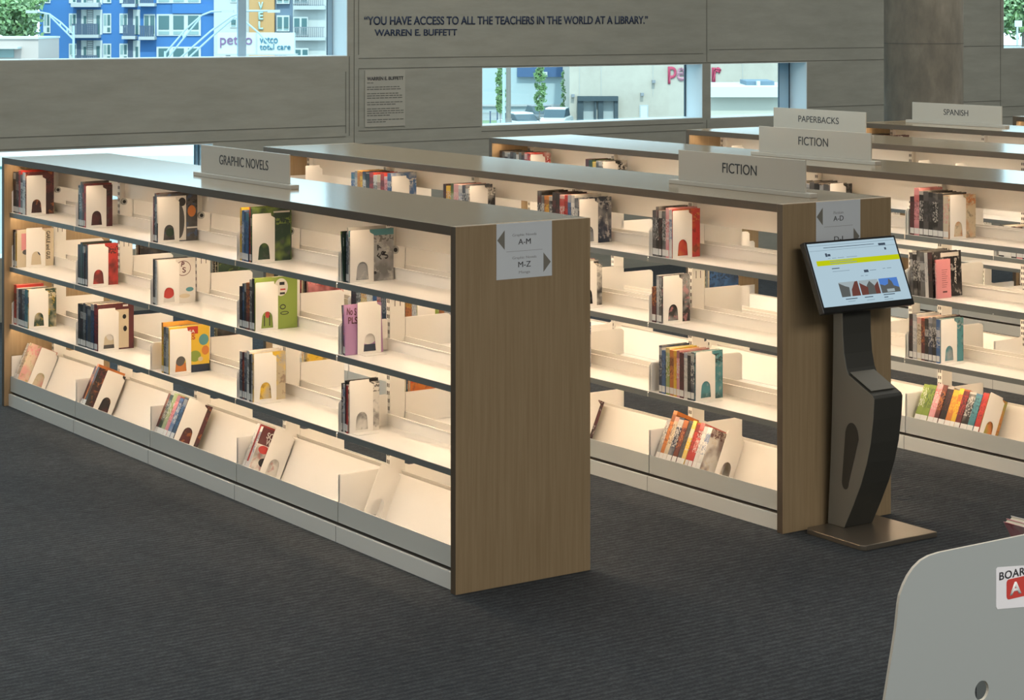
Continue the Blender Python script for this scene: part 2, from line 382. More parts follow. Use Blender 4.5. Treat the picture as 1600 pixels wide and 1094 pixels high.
# signs standing on the tops
def top_sign(u, txt, x0, x1, h, tw, th, label, pin=0.05):
    root = empty('shelf_sign', ((x0 + x1) / 2, u * SP + 0.314, H)); tag(root, label, 'sign', 'section signs standing on the bookcase tops')
    hw = (x1 - x0) / 2
    MB().box(-hw, hw, -0.022, 0.022, 0, 0.020).build('sign_base', plastic, root, bevel=0.002)
    p = MB().box(-hw + pin, hw - pin, -0.004, 0.004, 0.0205, h).build('sign_panel', plastic, root, bevel=0.001)
    o = put(text_mesh(txt, 'lettering', ink, tw, th, 0.001, 0.0, align='CENTER'), 'lettering', p, (0, -0.0042, h * 0.60 - th / 2))
    return root
top_sign(0, 'GRAPHIC NOVELS', 1.80, 2.80, 0.155, 0.50, 0.046, 'frosted sign reading GRAPHIC NOVELS on the front bookcase top')
top_sign(1, 'FICTION', 3.50, 4.47, 0.160, 0.235, 0.046, 'frosted FICTION sign on second bookcase top, nearest the kiosk')
top_sign(2, 'FICTION', 2.21, 3.20, 0.165, 0.235, 0.046, 'frosted FICTION sign on third bookcase top, behind the nearer FICTION sign')
top_sign(3, 'PAPERBACKS', 0.50, 1.48, 0.165, 0.385, 0.042, 'frosted sign reading PAPERBACKS on the fourth bookcase top')
top_sign(4, 'SPANISH', 0.18, 1.14, 0.150, 0.235, 0.042, 'frosted sign reading SPANISH in front of the concrete column')
# paper direction labels on the end panels
def end_label(u, y0, y1, z0, z1, rows, label):
    root = MB().box(0, 0.0015, y0, y1, z0 - z1, 0).build('direction_label', paper, None, (L, u * SP, z1)); tag(root, label, 'label', 'direction labels on bookcase ends')
    def T(txt, yc, z, wd, h, mat, b=0.0):
        o = put(text_mesh(txt, 'lettering', mat, wd, h, 0.0006, b, align='CENTER'), 'lettering', root, (0.0016, yc, z)); o.rotation_euler = (0, 0, PI / 2)
    yc = (y0 + y1) / 2
    for txt, z, wd, h, mat in rows: T(txt, yc, z, wd, h, mat)
    MB().prism([(y0 + 0.003, -0.062), (y0 + 0.037, -0.025), (y0 + 0.037, -0.099)], 0.0014, 0.0022, 'X').build('arrow', kiosk_m, root)
    MB().prism([(y1 - 0.006, -0.158), (y1 - 0.040, -0.121), (y1 - 0.040, -0.195)], 0.0014, 0.0022, 'X').build('arrow', kiosk_m, root)
    MB().box(0.0014, 0.002, y0 + 0.045, y1 - 0.045, -0.1085, -0.107).build('divider_line', paper2, root)
    return root
end_label(0, 0.184, 0.442, 1.165, 1.377, [('Graphic Novels', -0.054, 0.112, 0.013, paper2), ('A-M', -0.083, 0.058, 0.021, ink), ('Graphic Novels', -0.141, 0.112, 0.013, paper2), ('M-Z', -0.170, 0.058, 0.021, ink), ('Manga', -0.197, 0.052, 0.013, paper2)], 'white arrow label reading A-M and M-Z on the front bookcase end')
end_label(1, 0.188, 0.444, 1.165, 1.377, [('Fiction', -0.056, 0.055, 0.012, paper2), ('A-D', -0.085, 0.058, 0.021, ink), ('D-I', -0.172, 0.050, 0.021, ink)], 'white arrow label reading A-D, partly behind the kiosk screen')

# ------------------------------------------------------------------ books
PAL = dict(k=((0.013, 0.013, 0.014), 'black'), n=((0.020, 0.032, 0.060), 'navy'), d=((0.075, 0.075, 0.075), 'dark grey'), s=((0.33, 0.34, 0.35), 'silver grey'),
           g=((0.018, 0.048, 0.028), 'dark green'), G=((0.20, 0.28, 0.05), 'green'), r=((0.42, 0.035, 0.03), 'red'), m=((0.085, 0.018, 0.022), 'maroon'),
           w=((0.66, 0.64, 0.60), 'white'), c=((0.58, 0.50, 0.36), 'cream'), p=((0.62, 0.25, 0.27), 'pink'), l=((0.36, 0.20, 0.36), 'violet'),
           b=((0.05, 0.12, 0.28), 'blue'), t=((0.06, 0.22, 0.26), 'teal'), o=((0.50, 0.17, 0.04), 'orange'), y=((0.66, 0.44, 0.04), 'yellow'))
_bm = {}
def vmath(n, l, op, a, b_=None, c=None):
    k = n.new('ShaderNodeMath'); k.operation = op
    for i, q in enumerate((a, b_, c)):
        if q is None: continue
        if isinstance(q, (int, float)): k.inputs[i].default_value = q
        else: l.new(q, k.inputs[i])
    return k.outputs[0]
def book_mat(c1, c2, c3, scale, kind):
    """printed paper: a plain ground, soft picture areas (covers) and rows of small title marks"""
    key = (c1, c2, c3, kind)
    if key in _bm: return _bm[key]
    a, b_, c = (PAL[q][0] for q in (c1, c2, c3))
    m = M('book_%s_%s' % (kind, '_'.join(PAL[q][1].replace(' ', '_') for q in (c1, c2, c3))), a, 0.30, spec=0.5)
    n, l, b = nodes(m)
    tc = n.new('ShaderNodeTexCoord'); oi = n.new('ShaderNodeObjectInfo'); sep = n.new('ShaderNodeSeparateXYZ'); l.new(tc.outputs['Object'], sep.inputs[0])
    off = vmath(n, l, 'MULTIPLY', oi.outputs['Random'], 40.0)
    def vec(sx, sy, sz):
        cb = n.new('ShaderNodeCombineXYZ')
        for i, q in enumerate((sx, sy, sz)): l.new(vmath(n, l, 'MULTIPLY_ADD', sep.outputs[i], q, off), cb.inputs[i])
        return cb
    z = sep.outputs[2]
    def mix(fac, p, q):
        e = n.new('ShaderNodeMix'); e.data_type = 'RGBA'; l.new(fac, e.inputs[0])
        for i, v in ((6, p), (7, q)):
            if isinstance(v, tuple): e.inputs[i].default_value = (*v, 1)
            else: l.new(v, e.inputs[i])
        return e.outputs[2]
    def win(lo, hi): return vmath(n, l, 'MULTIPLY', vmath(n, l, 'GREATER_THAN', z, lo), vmath(n, l, 'LESS_THAN', z, hi))
    if kind == 'spine':
        marks = noise(m, vec(160, 0, 85), 1.0, 1); mk_ = vmath(n, l, 'MULTIPLY', vmath(n, l, 'GREATER_THAN', marks.outputs[0], 0.53), win(0.075, 0.175))
        zb = vmath(n, l, 'MULTIPLY_ADD', oi.outputs['Random'], 0.10, 0.12)
        band = vmath(n, l, 'MULTIPLY', vmath(n, l, 'GREATER_THAN', z, zb), vmath(n, l, 'LESS_THAN', z, vmath(n, l, 'ADD', zb, 0.035)))
        tone = noise(m, vec(14, 14, 14), 1.0, 2)
        col = mix(vmath(n, l, 'MULTIPLY', band, 0.55), a, c)
        col = mix(vmath(n, l, 'MULTIPLY', ramp(m, tone.outputs[0], [(0.45, (0, 0, 0)), (0.75, (1, 1, 1))]).outputs[0], 0.35), col, b_)
        col = mix(vmath(n, l, 'MULTIPLY', mk_, 0.6), col, b_)
    else:
        pic = noise(m, vec(11, 11, 11), 1.0, 2); pf = ramp(m, pic.outputs[0], [(0.46, (0, 0, 0)), (0.62, (1, 1, 1))]).outputs[0]
        det = noise(m, vec(34, 34, 34), 1.0, 3); df = ramp(m, det.outputs[0], [(0.55, (0, 0, 0)), (0.66, (1, 1, 1))]).outputs[0]
        marks = noise(m, vec(0, 75, 95), 1.0, 1); mk_ = vmath(n, l, 'MULTIPLY', vmath(n, l, 'GREATER_THAN', marks.outputs[0], 0.52), win(0.160, 0.200))
        col = mix(vmath(n, l, 'MULTIPLY', pf, 0.7), a, b_)
        col = mix(vmath(n, l, 'MULTIPLY', df, 0.5), col, c)
        col = mix(vmath(n, l, 'MULTIPLY', mk_, 0.8), col, b_)
    l.new(col, b.inputs['Base Color'])
    _bm[key] = m; return m
_pm = {}
def pal_mat(c):
    if c not in _pm: _pm[c] = M('print_' + PAL[c][1].replace(' ', '_'), PAL[c][0], 0.3)
    return _pm[c]
def cover_art(o, t, h, d, art):
    """printed shapes and words on the cover that faces the aisle end; u runs back from the spine, v up"""
    cols = []; m = MB()
    for k, a in enumerate(art):
        if a[0] == 'text':
            _, txt, u_, v_, wd, ht, rot, c = a
            q = put(text_mesh(txt, 'title_lettering', pal_mat(c), wd, ht, 0.0003, 0.02), 'title_lettering', o)
            q.matrix_local = Matrix.Translation((t + 0.0006, u_ * d, v_ * h)) @ Matrix.Rotation(PI / 2, 4, 'Z') @ Matrix.Rotation(rot, 4, 'Y'); continue
        c = a[-1]
        if c not in cols: cols.append(c)
        e = t + 0.0002 + 0.00006 * k
        if a[0] == 'rect': m.box(t - 0.0002, e, a[1] * d, a[2] * d, a[3] * h, a[4] * h, cols.index(c))
        else: m.prism([(a[1] * d + a[3] * d * math.cos(2 * PI * i / 22), a[2] * h + a[4] * h * math.sin(2 * PI * i / 22)) for i in range(22)], t - 0.0002, e, 'X', cols.index(c))
    if m.v: m.build('cover_art', [pal_mat(c) for c in cols], o)
pages_m = M('book_pages', (0.66, 0.60, 0.47), 0.8)
label_m = M('spine_sticker', (0.72, 0.71, 0.68), 0.4)
SECOND = dict(k='dwm', n='bws', d='ksw', s='wkd', g='kGw', G='wyg', r='wmk', m='kro', w='sbk', c='mpo', p='wrm', l='pwm', b='wnt', t='wnb', o='ymk', y='orw')
def book(t, h, d, c, cov=None, sticker=True):
    """local frame: spine at y=0, thickness along x, standing on z=0"""
    sec = SECOND[c]
    sm = book_mat(c, rnd.choice(sec), rnd.choice(sec), 42, 'spine')
    cm = book_mat(*cov, 17, 'cover') if cov else sm
    e = 0.0016 if t > 0.01 else 0.001
    m = MB().box(0, t, 0, e, 0, h, 0); m.box(0, e, e, d, 0, h, 1); m.box(t - e, t, e, d, 0, h, 1)
    me = m.mesh('book', [sm, cm]); o = bpy.data.objects.new('book', me); COL.objects.link(o)
    MB().box(e, t - e, e, d - 0.003, 0.003, h - 0.003).build('pages', pages_m, o)
    if sticker and t > 0.006: MB().box(0.0012, t - 0.0012, -0.0006, 0.0001, 0.008, 0.036).build('spine_sticker', label_m, o)
    return o
# bookend: folded plate with an arched opening, a foot and a clipped corner
def arch_loops(w_, h):
    inner = []; a = 0.030; zb, zt = 0.010, 0.055; cy = w_ * 0.5 + 0.002
    outer = []
    pts = [(cy - a, zb), (cy - a * 0.92, 0.035), (cy - a * 0.86, zt)]
    for i in range(1, 8):
        th = PI - PI * i / 8; pts.append((cy + a * 0.86 * math.cos(th), zt + a * 0.95 * math.sin(th)))
    pts += [(cy + a * 0.86, zt), (cy + a * 0.92, 0.035), (cy + a, zb)]
    inner = pts
    out = [(0, 0), (0, 0.06), (0, 0.12), (0.0, h - 0.004), (0.004, h), (w_ * 0.3, h), (cy, h), (w_ * 0.65, h), (w_ - 0.020, h), (w_ - 0.018, h - 0.012), (w_, h - 0.022), (w_, 0.07), (w_, 0)]
    return out, inner
BO, BI = arch_loops(0.112, 0.215)
def bookend_meshes():
    m = MB(); m.ring(BO, BI, 0, 0.0016, 'X')
    f = MB().box(0.0016, 0.058, 0.006, 0.106, 0.0, 0.0014)
    g = MB().box(-0.030, 0.0, 0.1105, 0.112, 0.006, 0.190)
    return m.mesh('bookend', steel), f.mesh('foot', steel), g.mesh('side_flange', steel)
BE = bookend_meshes()
def orient(o, u, x, y, z, lvl, lean=0.0):
    if lvl < 3:
        R = Matrix.Translation((x, u * SP + y, z)) @ Matrix.Rotation(lean, 4, 'Y')
    else:
        q = P0 + dT * (y - 0.045 + 0.003) + uT * 0.0008
        R = Matrix.Translation((x, u * SP + q.y, q.z)) @ Matrix.Rotation(-TILT, 4, 'X') @ Matrix.Rotation(lean, 4, 'Y')
    o.matrix_world = R
ORD = ['first', 'second', 'third', 'fourth', 'fifth', 'sixth', 'seventh', 'eighth', 'ninth', 'tenth', 'eleventh', 'twelfth', 'thirteenth']
CASE = {0: 'front bookcase', 1: 'second bookcase', 2: 'third bookcase', 3: 'paperbacks bookcase', 4: 'spanish bookcase'}
LV = ['top shelf', 'second shelf', 'third shelf', 'tilted bottom shelf']
BY = ['far left bay', 'second bay', 'third bay', 'fourth bay', 'right end bay']
def group(u, bay, lvl, x0, xb, spines, cov='k w d', h=0.225, d=0.165, dl=None, be=True, leans=None, y=0.045, hs=None, sticker=True, bey=0.050, art=None, first=0):
    sp = spines.split(); n_b = len(sp); cov = tuple(cov.split())
    z = ZS[lvl] + 0.0004 if lvl < 3 else 0
    x0 = max(x0, PT + bay * BAY + 0.010)
    tot = xb - x0 - 0.003; ws = [rnd.uniform(0.75, 1.3) for _ in sp]; k = tot / sum(ws)
    x = x0
    for i, c in enumerate(sp):
        t = ws[i] * k
        hh = hs[i] if hs else h * rnd.uniform(0.93, 1.03)
        last = i == n_b - 1
        dd = (dl or d) if last else d * rnd.uniform(0.94, 1.04)
        dd = min(dd, 0.214 if lvl < 3 else 0.170)
        o = book(t - 0.0012, hh, dd, c, cov if (last or n_b < 3) else None, sticker)
        if last and art: cover_art(o, t - 0.0012, hh, dd, art)
        orient(o, u, x, y + rnd.uniform(0, 0.004), z, lvl, leans[i] if leans else 0.0)
        x += t
        cn = PAL[c][1]; pos = 'last' if last and n_b > 1 else ORD[i]
        tag(o, '%s spined book, %s from left, %s, %s of %s' % (cn, ORD[i + first], BY[bay], LV[lvl], CASE[u]), 'book', 'books on the %s of the %s' % (LV[lvl], CASE[u]))
    if be: bookend(u, bay, lvl, xb, bey)
def bookend(u, bay, lvl, xb, y=0.050):
    o = put(BE[0], 'bookend'); put(BE[1], 'foot', o)
    orient(o, u, xb, y - (0.045 if False else 0.0), (ZS[lvl] + 0.0004) if lvl < 3 else 0, lvl)
    tag(o, 'white steel bookend with arched hole, %s, %s of %s' % (BY[bay], LV[lvl], CASE[u]), 'bookend', 'white arched bookends')
# front bookcase
group(0, 0, 0, 0.045, 0.235, 'k n r k w', 'm k o', 0.232, hs=[0.225, 0.222, 0.238, 0.218, 0.232])
group(0, 1, 0, 0.95, 1.050, 'k n d m r', 'm k d', 0.228, 0.150)
group(0, 2, 0, 1.865, 1.915, 'm k d', 'd k b', 0.232, 0.20, dl=0.214, art=[('rect', 0.0, 0.72, 0.40, 0.95, 'w'), ('rect', 0.55, 0.72, 0.02, 0.40, 'w'), ('oval', 0.32, 0.2, 0.1, 0.09, 'g'), ('oval', 0.55, 0.42, 0.13, 0.36, 'd'), ('oval', 0.62, 0.82, 0.09, 0.09, 'k'), ('oval', 0.86, 0.62, 0.10, 0.12, 'o'), ('rect', 0.74, 1.0, 0.26, 0.29, 'w')])
group(0, 3, 0, 2.777, 2.865, 'y b n b', 'd g k', 0.225, 0.18, dl=0.190, hs=[0.236, 0.225, 0.220, 0.218], be=False)
group(0, 3, 0, 2.866, 2.890, 'r g', 'g G d', 0.225, 0.214, dl=0.195, hs=[0.245, 0.238], first=4, art=[('rect', 0.56, 0.98, 0.90, 0.93, 'w'), ('rect', 0.60, 0.95, 0.80, 0.86, 'g'), ('rect', 0.70, 0.92, 0.66, 0.69, 'g')])
group(0, 4, 0, 3.703, 3.721, 'g k', 'g k d', 0.215, 0.17, hs=[0.208, 0.200], be=False, leans=[-0.115, -0.085], sticker=False)
group(0, 4, 0, 3.7215, 3.750, 'n d s', 's d w', 0.225, 0.19, dl=0.214, hs=[0.205, 0.226, 0.214], first=2, art=[('rect', 0, 1, 0.88, 1.0, 't'), ('text', 'A', 0.64, 0.58, 0.022, 0.022, -0.5, 'k'), ('text', 'Fe', 0.72, 0.40, 0.035, 0.028, -0.9, 'k'), ('text', 'S', 0.82, 0.40, 0.018, 0.032, -0.5, 'k'), ('oval', 0.58, 0.16, 0.04, 0.03, 'k')])
group(0, 0, 1, 0.045, 0.105, 'k w y', 'c p d', 0.205, 0.20, dl=0.214, bey=0.100, art=[('rect', 0, 1, 0, 1, 'c'), ('rect', 0.12, 0.30, 0.45, 0.90, 'p'), ('oval', 0.25, 0.40, 0.10, 0.07, 'd'), ('oval', 0.66, 0.45, 0.11, 0.17, 'n'), ('text', 'GARLE and GUS', 0.80, 0.93, 0.155, 0.022, PI / 2, 'k')])
group(0, 1, 1, 0.95, 1.074, 'k g k d', 'r k r', 0.220, 0.170)
group(0, 2, 1, 1.862, 1.915, 'k d w', 'w c s', 0.215, 0.18, dl=0.205, art=[('rect', 0, 1, 0, 1, 'w'), ('oval', 0.68, 0.78, 0.20, 0.17, 'm'), ('oval', 0.68, 0.78, 0.185, 0.155, 'w'), ('text', 'P', 0.62, 0.82, 0.016, 0.025, 0.2, 'm'), ('text', 'S', 0.66, 0.68, 0.018, 0.027, 0.0, 'm'), ('oval', 0.85, 0.30, 0.10, 0.05, 't'), ('oval', 0.72, 0.16, 0.14, 0.05, 'c'), ('oval', 0.30, 0.25, 0.15, 0.12, 'r')])
group(0, 3, 1, 2.772, 2.920, 'k n k m d k', 'G w G', 0.222, 0.18, dl=0.214, hs=[0.185, 0.200, 0.203, 0.208, 0.225, 0.232], art=[('rect', 0, 1, 0, 1, 'G'), ('oval', 0.62, 0.80, 0.16, 0.17, 'w'), ('rect', 0.58, 0.70, 0.84, 0.90, 'k'), ('rect', 0.60, 0.72, 0.74, 0.77, 'r'), ('rect', 0.59, 0.71, 0.66, 0.70, 'k'), ('oval', 0.66, 0.42, 0.07, 0.05, 'k'), ('oval', 0.66, 0.42, 0.05, 0.03, 'G'), ('oval', 0.70, 0.30, 0.10, 0.035, 'k'), ('oval', 0.70, 0.30, 0.08, 0.02, 'G'), ('oval', 0.30, 0.30, 0.05, 0.07, 'r'), ('rect', 0.22, 0.24, 0.08, 0.28, 'k'), ('rect', 0.34, 0.36, 0.08, 0.28, 'k')])
group(0, 4, 1, 3.699, 3.725, 'k l', 'l p m', 0.205, 0.180, bey=0.100, hs=[0.204, 0.206], leans=[-0.075, -0.075], art=[('rect', 0, 1, 0, 1, 'l'), ('text', 'No S', 0.07, 0.80, 0.045, 0.030, 0.1, 'm'), ('text', 'PLS', 0.10, 0.62, 0.045, 0.028, 0.05, 'm'), ('oval', 0.62, 0.30, 0.20, 0.12, 'w'), ('rect', 0.46, 0.80, 0.0, 0.18, 'n')])
group(0, 0, 2, 0.06, 0.270, 'r w n k n t', 'g c y', 0.215)
group(0, 1, 2, 0.955, 1.205, 'k k d n d n m', 'm m k', 0.230, 0.18, dl=0.200, art=[('rect', 0.05, 0.86, 0.03, 0.86, 'c'), ('oval', 0.36, 0.34, 0.13, 0.13, 'w'), ('rect', 0.1, 0.55, 0.03, 0.12, 'd'), ('rect', 0.70, 0.84, 0.92, 0.96, 'w'), ('oval', 0.74, 0.70, 0.05, 0.05, 'k'), ('oval', 0.76, 0.44, 0.05, 0.06, 'k')])
group(0, 2, 2, 1.965, 2.045, 'y d s', 'y r b', 0.235, 0.20, dl=0.214, hs=[0.240, 0.222, 0.224], art=[('rect', 0, 1, 0, 1, 'y'), ('rect', 0.45, 0.72, 0.82, 0.98, 'r'), ('text', 'SA', 0.50, 0.84, 0.030, 0.016, 0, 'w'), ('text', 'ES', 0.50, 0.70, 0.032, 0.024, 0, 'r'), ('oval', 0.86, 0.68, 0.12, 0.12, 't'), ('oval', 0.90, 0.45, 0.09, 0.10, 'o'), ('oval', 0.64, 0.34, 0.15, 0.12, 'G'), ('rect', 0.55, 1, 0, 0.16, 'n'), ('oval', 0.78, 0.27, 0.06, 0.05, 'c'), ('rect', 0.05, 0.45, 0.0, 0.22, 'o'), ('oval', 0.28, 0.30, 0.12, 0.14, 'd')])
group(0, 3, 2, 2.777, 2.905, 'n m n w k s', 'y s m', 0.215, 0.165)
group(0, 4, 2, 3.684, 3.745, 'k w k r', 'w k d', 0.208, 0.150)
group(0, 0, 3, 0.050, 0.110, 'w c', 'c p G', 0.215, 0.165, bey=0.110)
group(0, 1, 3, 0.975, 1.040, 'm o k', 'k m o', 0.225, 0.16, bey=0.095)
group(0, 2, 3, 1.870, 2.085, 'm g G p b n', 'm k o', 0.215, 0.14)
group(0, 3, 3, 2.795, 2.860, 'w r w', 'w k r', 0.205, 0.16, bey=0.105, art=[('rect', 0, 0.5, 0.62, 1, 'm'), ('text', 'SCI', 0.20, 0.78, 0.040, 0.028, 0, 'w'), ('text', 'WI', 0.24, 0.64, 0.032, 0.026, 0, 'w'), ('oval', 0.26, 0.52, 0.17, 0.09, 'r'), ('oval', 0.40, 0.25, 0.16, 0.10, 'k')])
bookend(0, 4, 3, 3.780, 0.100)
def rear_group(u, bay, lvl, spines, cov, h=0.215, d=0.18):
    """books on the far side of a case, spines to the next aisle, seen through the gap over the shelf backs"""
    x = PT + (bay + 1) * BAY - 0.012
    for i, c in enumerate(spines.split()):
        t = rnd.uniform(0.012, 0.022); o = book(t - 0.001, h * rnd.uniform(0.93, 1.03), d * rnd.uniform(0.95, 1.04), c, tuple(cov.split()) if i == 0 else None)
        o.matrix_world = Matrix.Translation((x, u * SP + D - 0.047, ZS[lvl] + 0.0004)) @ Matrix.Rotation(PI, 4, 'Z'); x -= t
        tag(o, '%s book, far side of %s, %s, %s, %s from right' % (PAL[c][1], CASE[u].replace('bookcase', 'case'), BY[bay], LV[lvl], ORD[i]), 'book', 'books on the far sides of the bookcases')
rear_group(0, 0, 1, 'k k n d', 'k d n'); rear_group(0, 1, 1, 'g k d', 'g k G'); rear_group(0, 2, 1, 'm k r', 'm p r'); rear_group(0, 1, 2, 'k g k', 'k d g'); rear_group(0, 2, 2, 'c k w y', 'y c k')
rear_group(0, 3, 2, 'o n b', 'o r n'); rear_group(0, 4, 2, 'r o b n', 'o n r'); rear_group(1, 3, 0, 'b w o', 'b w o'); rear_group(1, 4, 1, 'k n y', 'n k y'); rear_group(1, 3, 1, 'n b k', 'b n k'); rear_group(2, 4, 1, 'k m k', 'k m d')
# second bookcase
bookend(1, 0, 0, 0.430)
group(1, 1, 0, 0.961, 1.397, 'b s o y n k r w c r p b', 'b w s', 0.225)
group(1, 2, 0, 1.920, 2.170, 'k y g p w n s', 'k w s', 0.215)
group(1, 3, 0, 2.776, 3.120, 'k d o k k k r r b w n', 'n s w', 0.228, dl=0.200)
group(1, 4, 0, 3.685, 3.829, 'd k k d p w', 'r o k', 0.222)
group(1, 3, 1, 2.776, 3.110, 'k b n d k r k g', 'k w d', 0.212, dl=0.150)
group(1, 4, 1, 3.684, 3.760, 'm s d', 'k s p', 0.215, hs=[0.160, 0.215, 0.214])
group(1, 4, 2, 3.735, 3.991, 'n b G o y p m w k n', 't k s', 0.210)
group(1, 3, 2, 2.776, 3.00, 'k w r b n', 'b w k', 0.215)
group(1, 4, 3, 3.700, 4.020, 's o c n m d y r r w w', 'w m c', 0.222, 0.14, be=False, hs=[0.19, 0.235, 0.21, 0.212, 0.205, 0.208, 0.212, 0.206, 0.212, 0.2, 0.2])
bookend(1, 4, 3, 4.060, 0.100)
group(1, 0, 1, 0.05, 0.30, 'k r w n o y', 'w k r', 0.215); group(1, 1, 1, 0.961, 1.30, 'm b k w G r k p', 'p w m', 0.215)
group(1, 2, 1, 1.88, 2.15, 'k d y o r w k', 'o y k', 0.22); group(1, 0, 2, 0.05, 0.60, 'g w k b k m r k n k y o', 'p w k', 0.22)
group(1, 1, 2, 0.961, 1.66, 'k k y w b r n p c y g o w', 'G w g', 0.225); group(1, 2, 2, 1.88, 2.20, 'o k w n G y r k', 'y o k', 0.225)
group(1, 2, 3, 1.88, 2.2, 'n b k r w o k', 'n w b', 0.215, 0.14); group(1, 3, 3, 2.79, 3.05, 'k w n m y r', 'm k w', 0.21, 0.14)
# third bookcase
group(2, 0, 0, 0.055, 0.394, 'k d k s k d w d k r r', 'r w k', 0.218)
group(2, 1, 0, 0.975, 1.149, 'm g y d k', 'k w d', 0.218, dl=0.190)
group(2, 3, 0, 2.800, 3.116, 'k n d s d k n d', 'k d s', 0.212)
group(2, 4, 0, 3.695, 3.962, 'm p k d k k d c', 'c o k', 0.222, dl=0.190, hs=[0.19, 0.235, 0.222, 0.222, 0.22, 0.218, 0.22, 0.212])
group(2, 4, 1, 3.705, 3.860, 'd k k d w k', 'k k w', 0.220, 0.19, dl=0.205, be=False, leans=[-0.05] * 6, sticker=False, art=[('rect', 0.3, 0.92, 0.88, 0.97, 'w'), ('text', 'Strategy', 0.74, 0.84, 0.13, 0.020, PI / 2, 'w')])
group(2, 4, 1, 3.872, 3.884, 'p', 'p p c', 0.205, 0.100, be=False, leans=[-0.045], sticker=False, first=6, art=[('rect', 0, 1, 0, 1, 'p')] + [('rect', 0.38, 0.38 + 0.05 * (6 + k % 3), 0.28 + 0.055 * k, 0.29 + 0.055 * k, 'm') for k in range(9)] + [('rect', 0.42, 0.72, 0.14, 0.18, 'm')])
group(2, 4, 2, 3.690, 3.902, 'k s c m k n k b', 't s k', 0.222)
group(2, 4, 3, 3.720, 4.150, 'G G p m k o y m k t r', 'o G k', 0.205, 0.14)
group(2, 3, 1, 2.79, 3.05, 'p k w d r k', 'p w k', 0.215); group(2, 3, 2, 2.79, 3.10, 'w r d k p w o', 'r w k', 0.22)
group(2, 3, 3, 2.80, 3.1, 'o m k w y k', 'k o m', 0.215, 0.14); group(2, 2, 0, 1.88, 2.15, 'd k n r k w', 'k w d', 0.21)
# paperbacks and spanish bookcases
bookend(3, 0, 0, 0.42); group(3, 2, 0, 1.88, 2.15, 'k w b r k y', 'k w r', 0.18); group(3, 3, 0, 2.79, 3.05, 'w k p d r k', 'w k b', 0.18)
bookend(3, 2, 0, 2.45)
group(3, 4, 0, 3.69, 3.95, 'k r w k b d', 'r w k', 0.18); group(3, 3, 1, 2.79, 3.10, 'k w k p n w k', 'k w p', 0.18); group(3, 4, 1, 3.69, 4.0, 'n d k w y k k', 'k w n', 0.18)
group(4, 0, 0, 0.05, 0.30, 'k m d o k', 'k m w', 0.22)

# ------------------------------------------------------------------ computer kiosk
ky = SP
kio = empty('computer_kiosk', (4.86, 1.92, 0)); tag(kio, 'dark grey floor standing catalogue computer kiosk before the second bookcase', 'kiosk')
O = Vector((-4.86, -1.92, 0))
MB().prism([(4.655, 1.735), (4.675, 1.715), (5.000, 1.705), (5.02, 1.72), (5.02, 2.125), (4.655, 2.125)], 0.0, 0.022, 'Z').build('base_plate', plate_m, kio, O, bevel=0.003)
# pedestal: side profile swept across its width, a hand slot sunk in the near side
prof = [(4.655, 0.022), (4.755, 0.022), (4.812, 0.13), (4.856, 0.222), (4.890, 0.315), (4.912, 0.40), (4.927, 0.50), (4.934, 0.588), (4.925, 0.600), (4.782, 0.667), (4.770, 0.69), (4.755, 0.75), (4.747, 0.83), (4.744, 1.00), (4.690, 1.02), (4.688, 0.80), (4.682, 0.55), (4.672, 0.30)]
pd = MB().prism(prof, 1.850, 2.013, 'Y', 1, cap=0)
pd.build('pedestal', [kiosk_m, kiosk_d], kio, O, bevel=0.003)
sl = []
for i in range(13):
    t = PI * i / 12; sl.append((4.802 + 0.040 * math.cos(t), 0.405 + 0.065 * math.sin(t)))
for i in range(9):
    t = PI + PI * i / 8; sl.append((4.763 + 0.020 * math.cos(t), 0.215 + 0.030 * math.sin(t)))
MB().prism(sl, 1.8485, 1.8505, 'Y').build('side_slot', kiosk_d, kio, O)
MB().box(4.775, 4.915, 1.862, 2.001, 0.0, 0.002, X=Matrix.Translation((4.782, 0, 0.6715)) @ Matrix.Rotation(math.atan2(0.067, 0.143), 4, 'Y') @ Matrix.Translation((-4.782, 0, 0))).build('keyboard_ledge', kiosk_m, kio, O)
# tilted monitor
mt = Vector((4.702, 1.934, 1.2235)); mb_ = Vector((4.823, 1.934, 0.940)); dn = (mb_ - mt); hgt = dn.length; dn.normalize()
mon = empty('monitor', mt + O, parent=kio)
Rm = Matrix((( 0, dn.x * -1, 0, 0), (1, 0, 0, 0), (0, -dn.z, 0, 0), (0, 0, 0, 1)))  # columns: x->+Y, y->up the screen, z->normal
nrm = Vector((0, 1, 0)).cross(-dn); Rm[0][2], Rm[1][2], Rm[2][2] = nrm
if nrm.x < 0: Rm[0][2], Rm[1][2], Rm[2][2] = -nrm
mon.matrix_local = Matrix.Translation(mt + O) @ Rm
W2 = 0.262
MB().box(-W2, W2, -hgt, 0, -0.030, 0).build('monitor_body', black, mon, bevel=0.004)
MB().box(-0.10, 0.10, -0.25, -0.10, -0.075, -0.030).build('monitor_mount', kiosk_m, mon)
def emis(name, col, s):
    m = bpy.data.materials.new(name); m.use_nodes = True; n = m.node_tree.nodes; n.remove(n['Principled BSDF'])
    e = n.new('ShaderNodeEmission'); e.inputs[0].default_value = (*col, 1); e.inputs[1].default_value = s
    m.node_tree.links.new(e.outputs[0], n['Material Output'].inputs[0]); return m
scr = emis('lit_screen', (0.42, 0.56, 0.64), 1.0); s_y = emis('lit_yellow_band', (0.50, 0.56, 0.006), 1.0); s_k = emis('lit_dark_print', (0.05, 0.07, 0.10), 1.0)
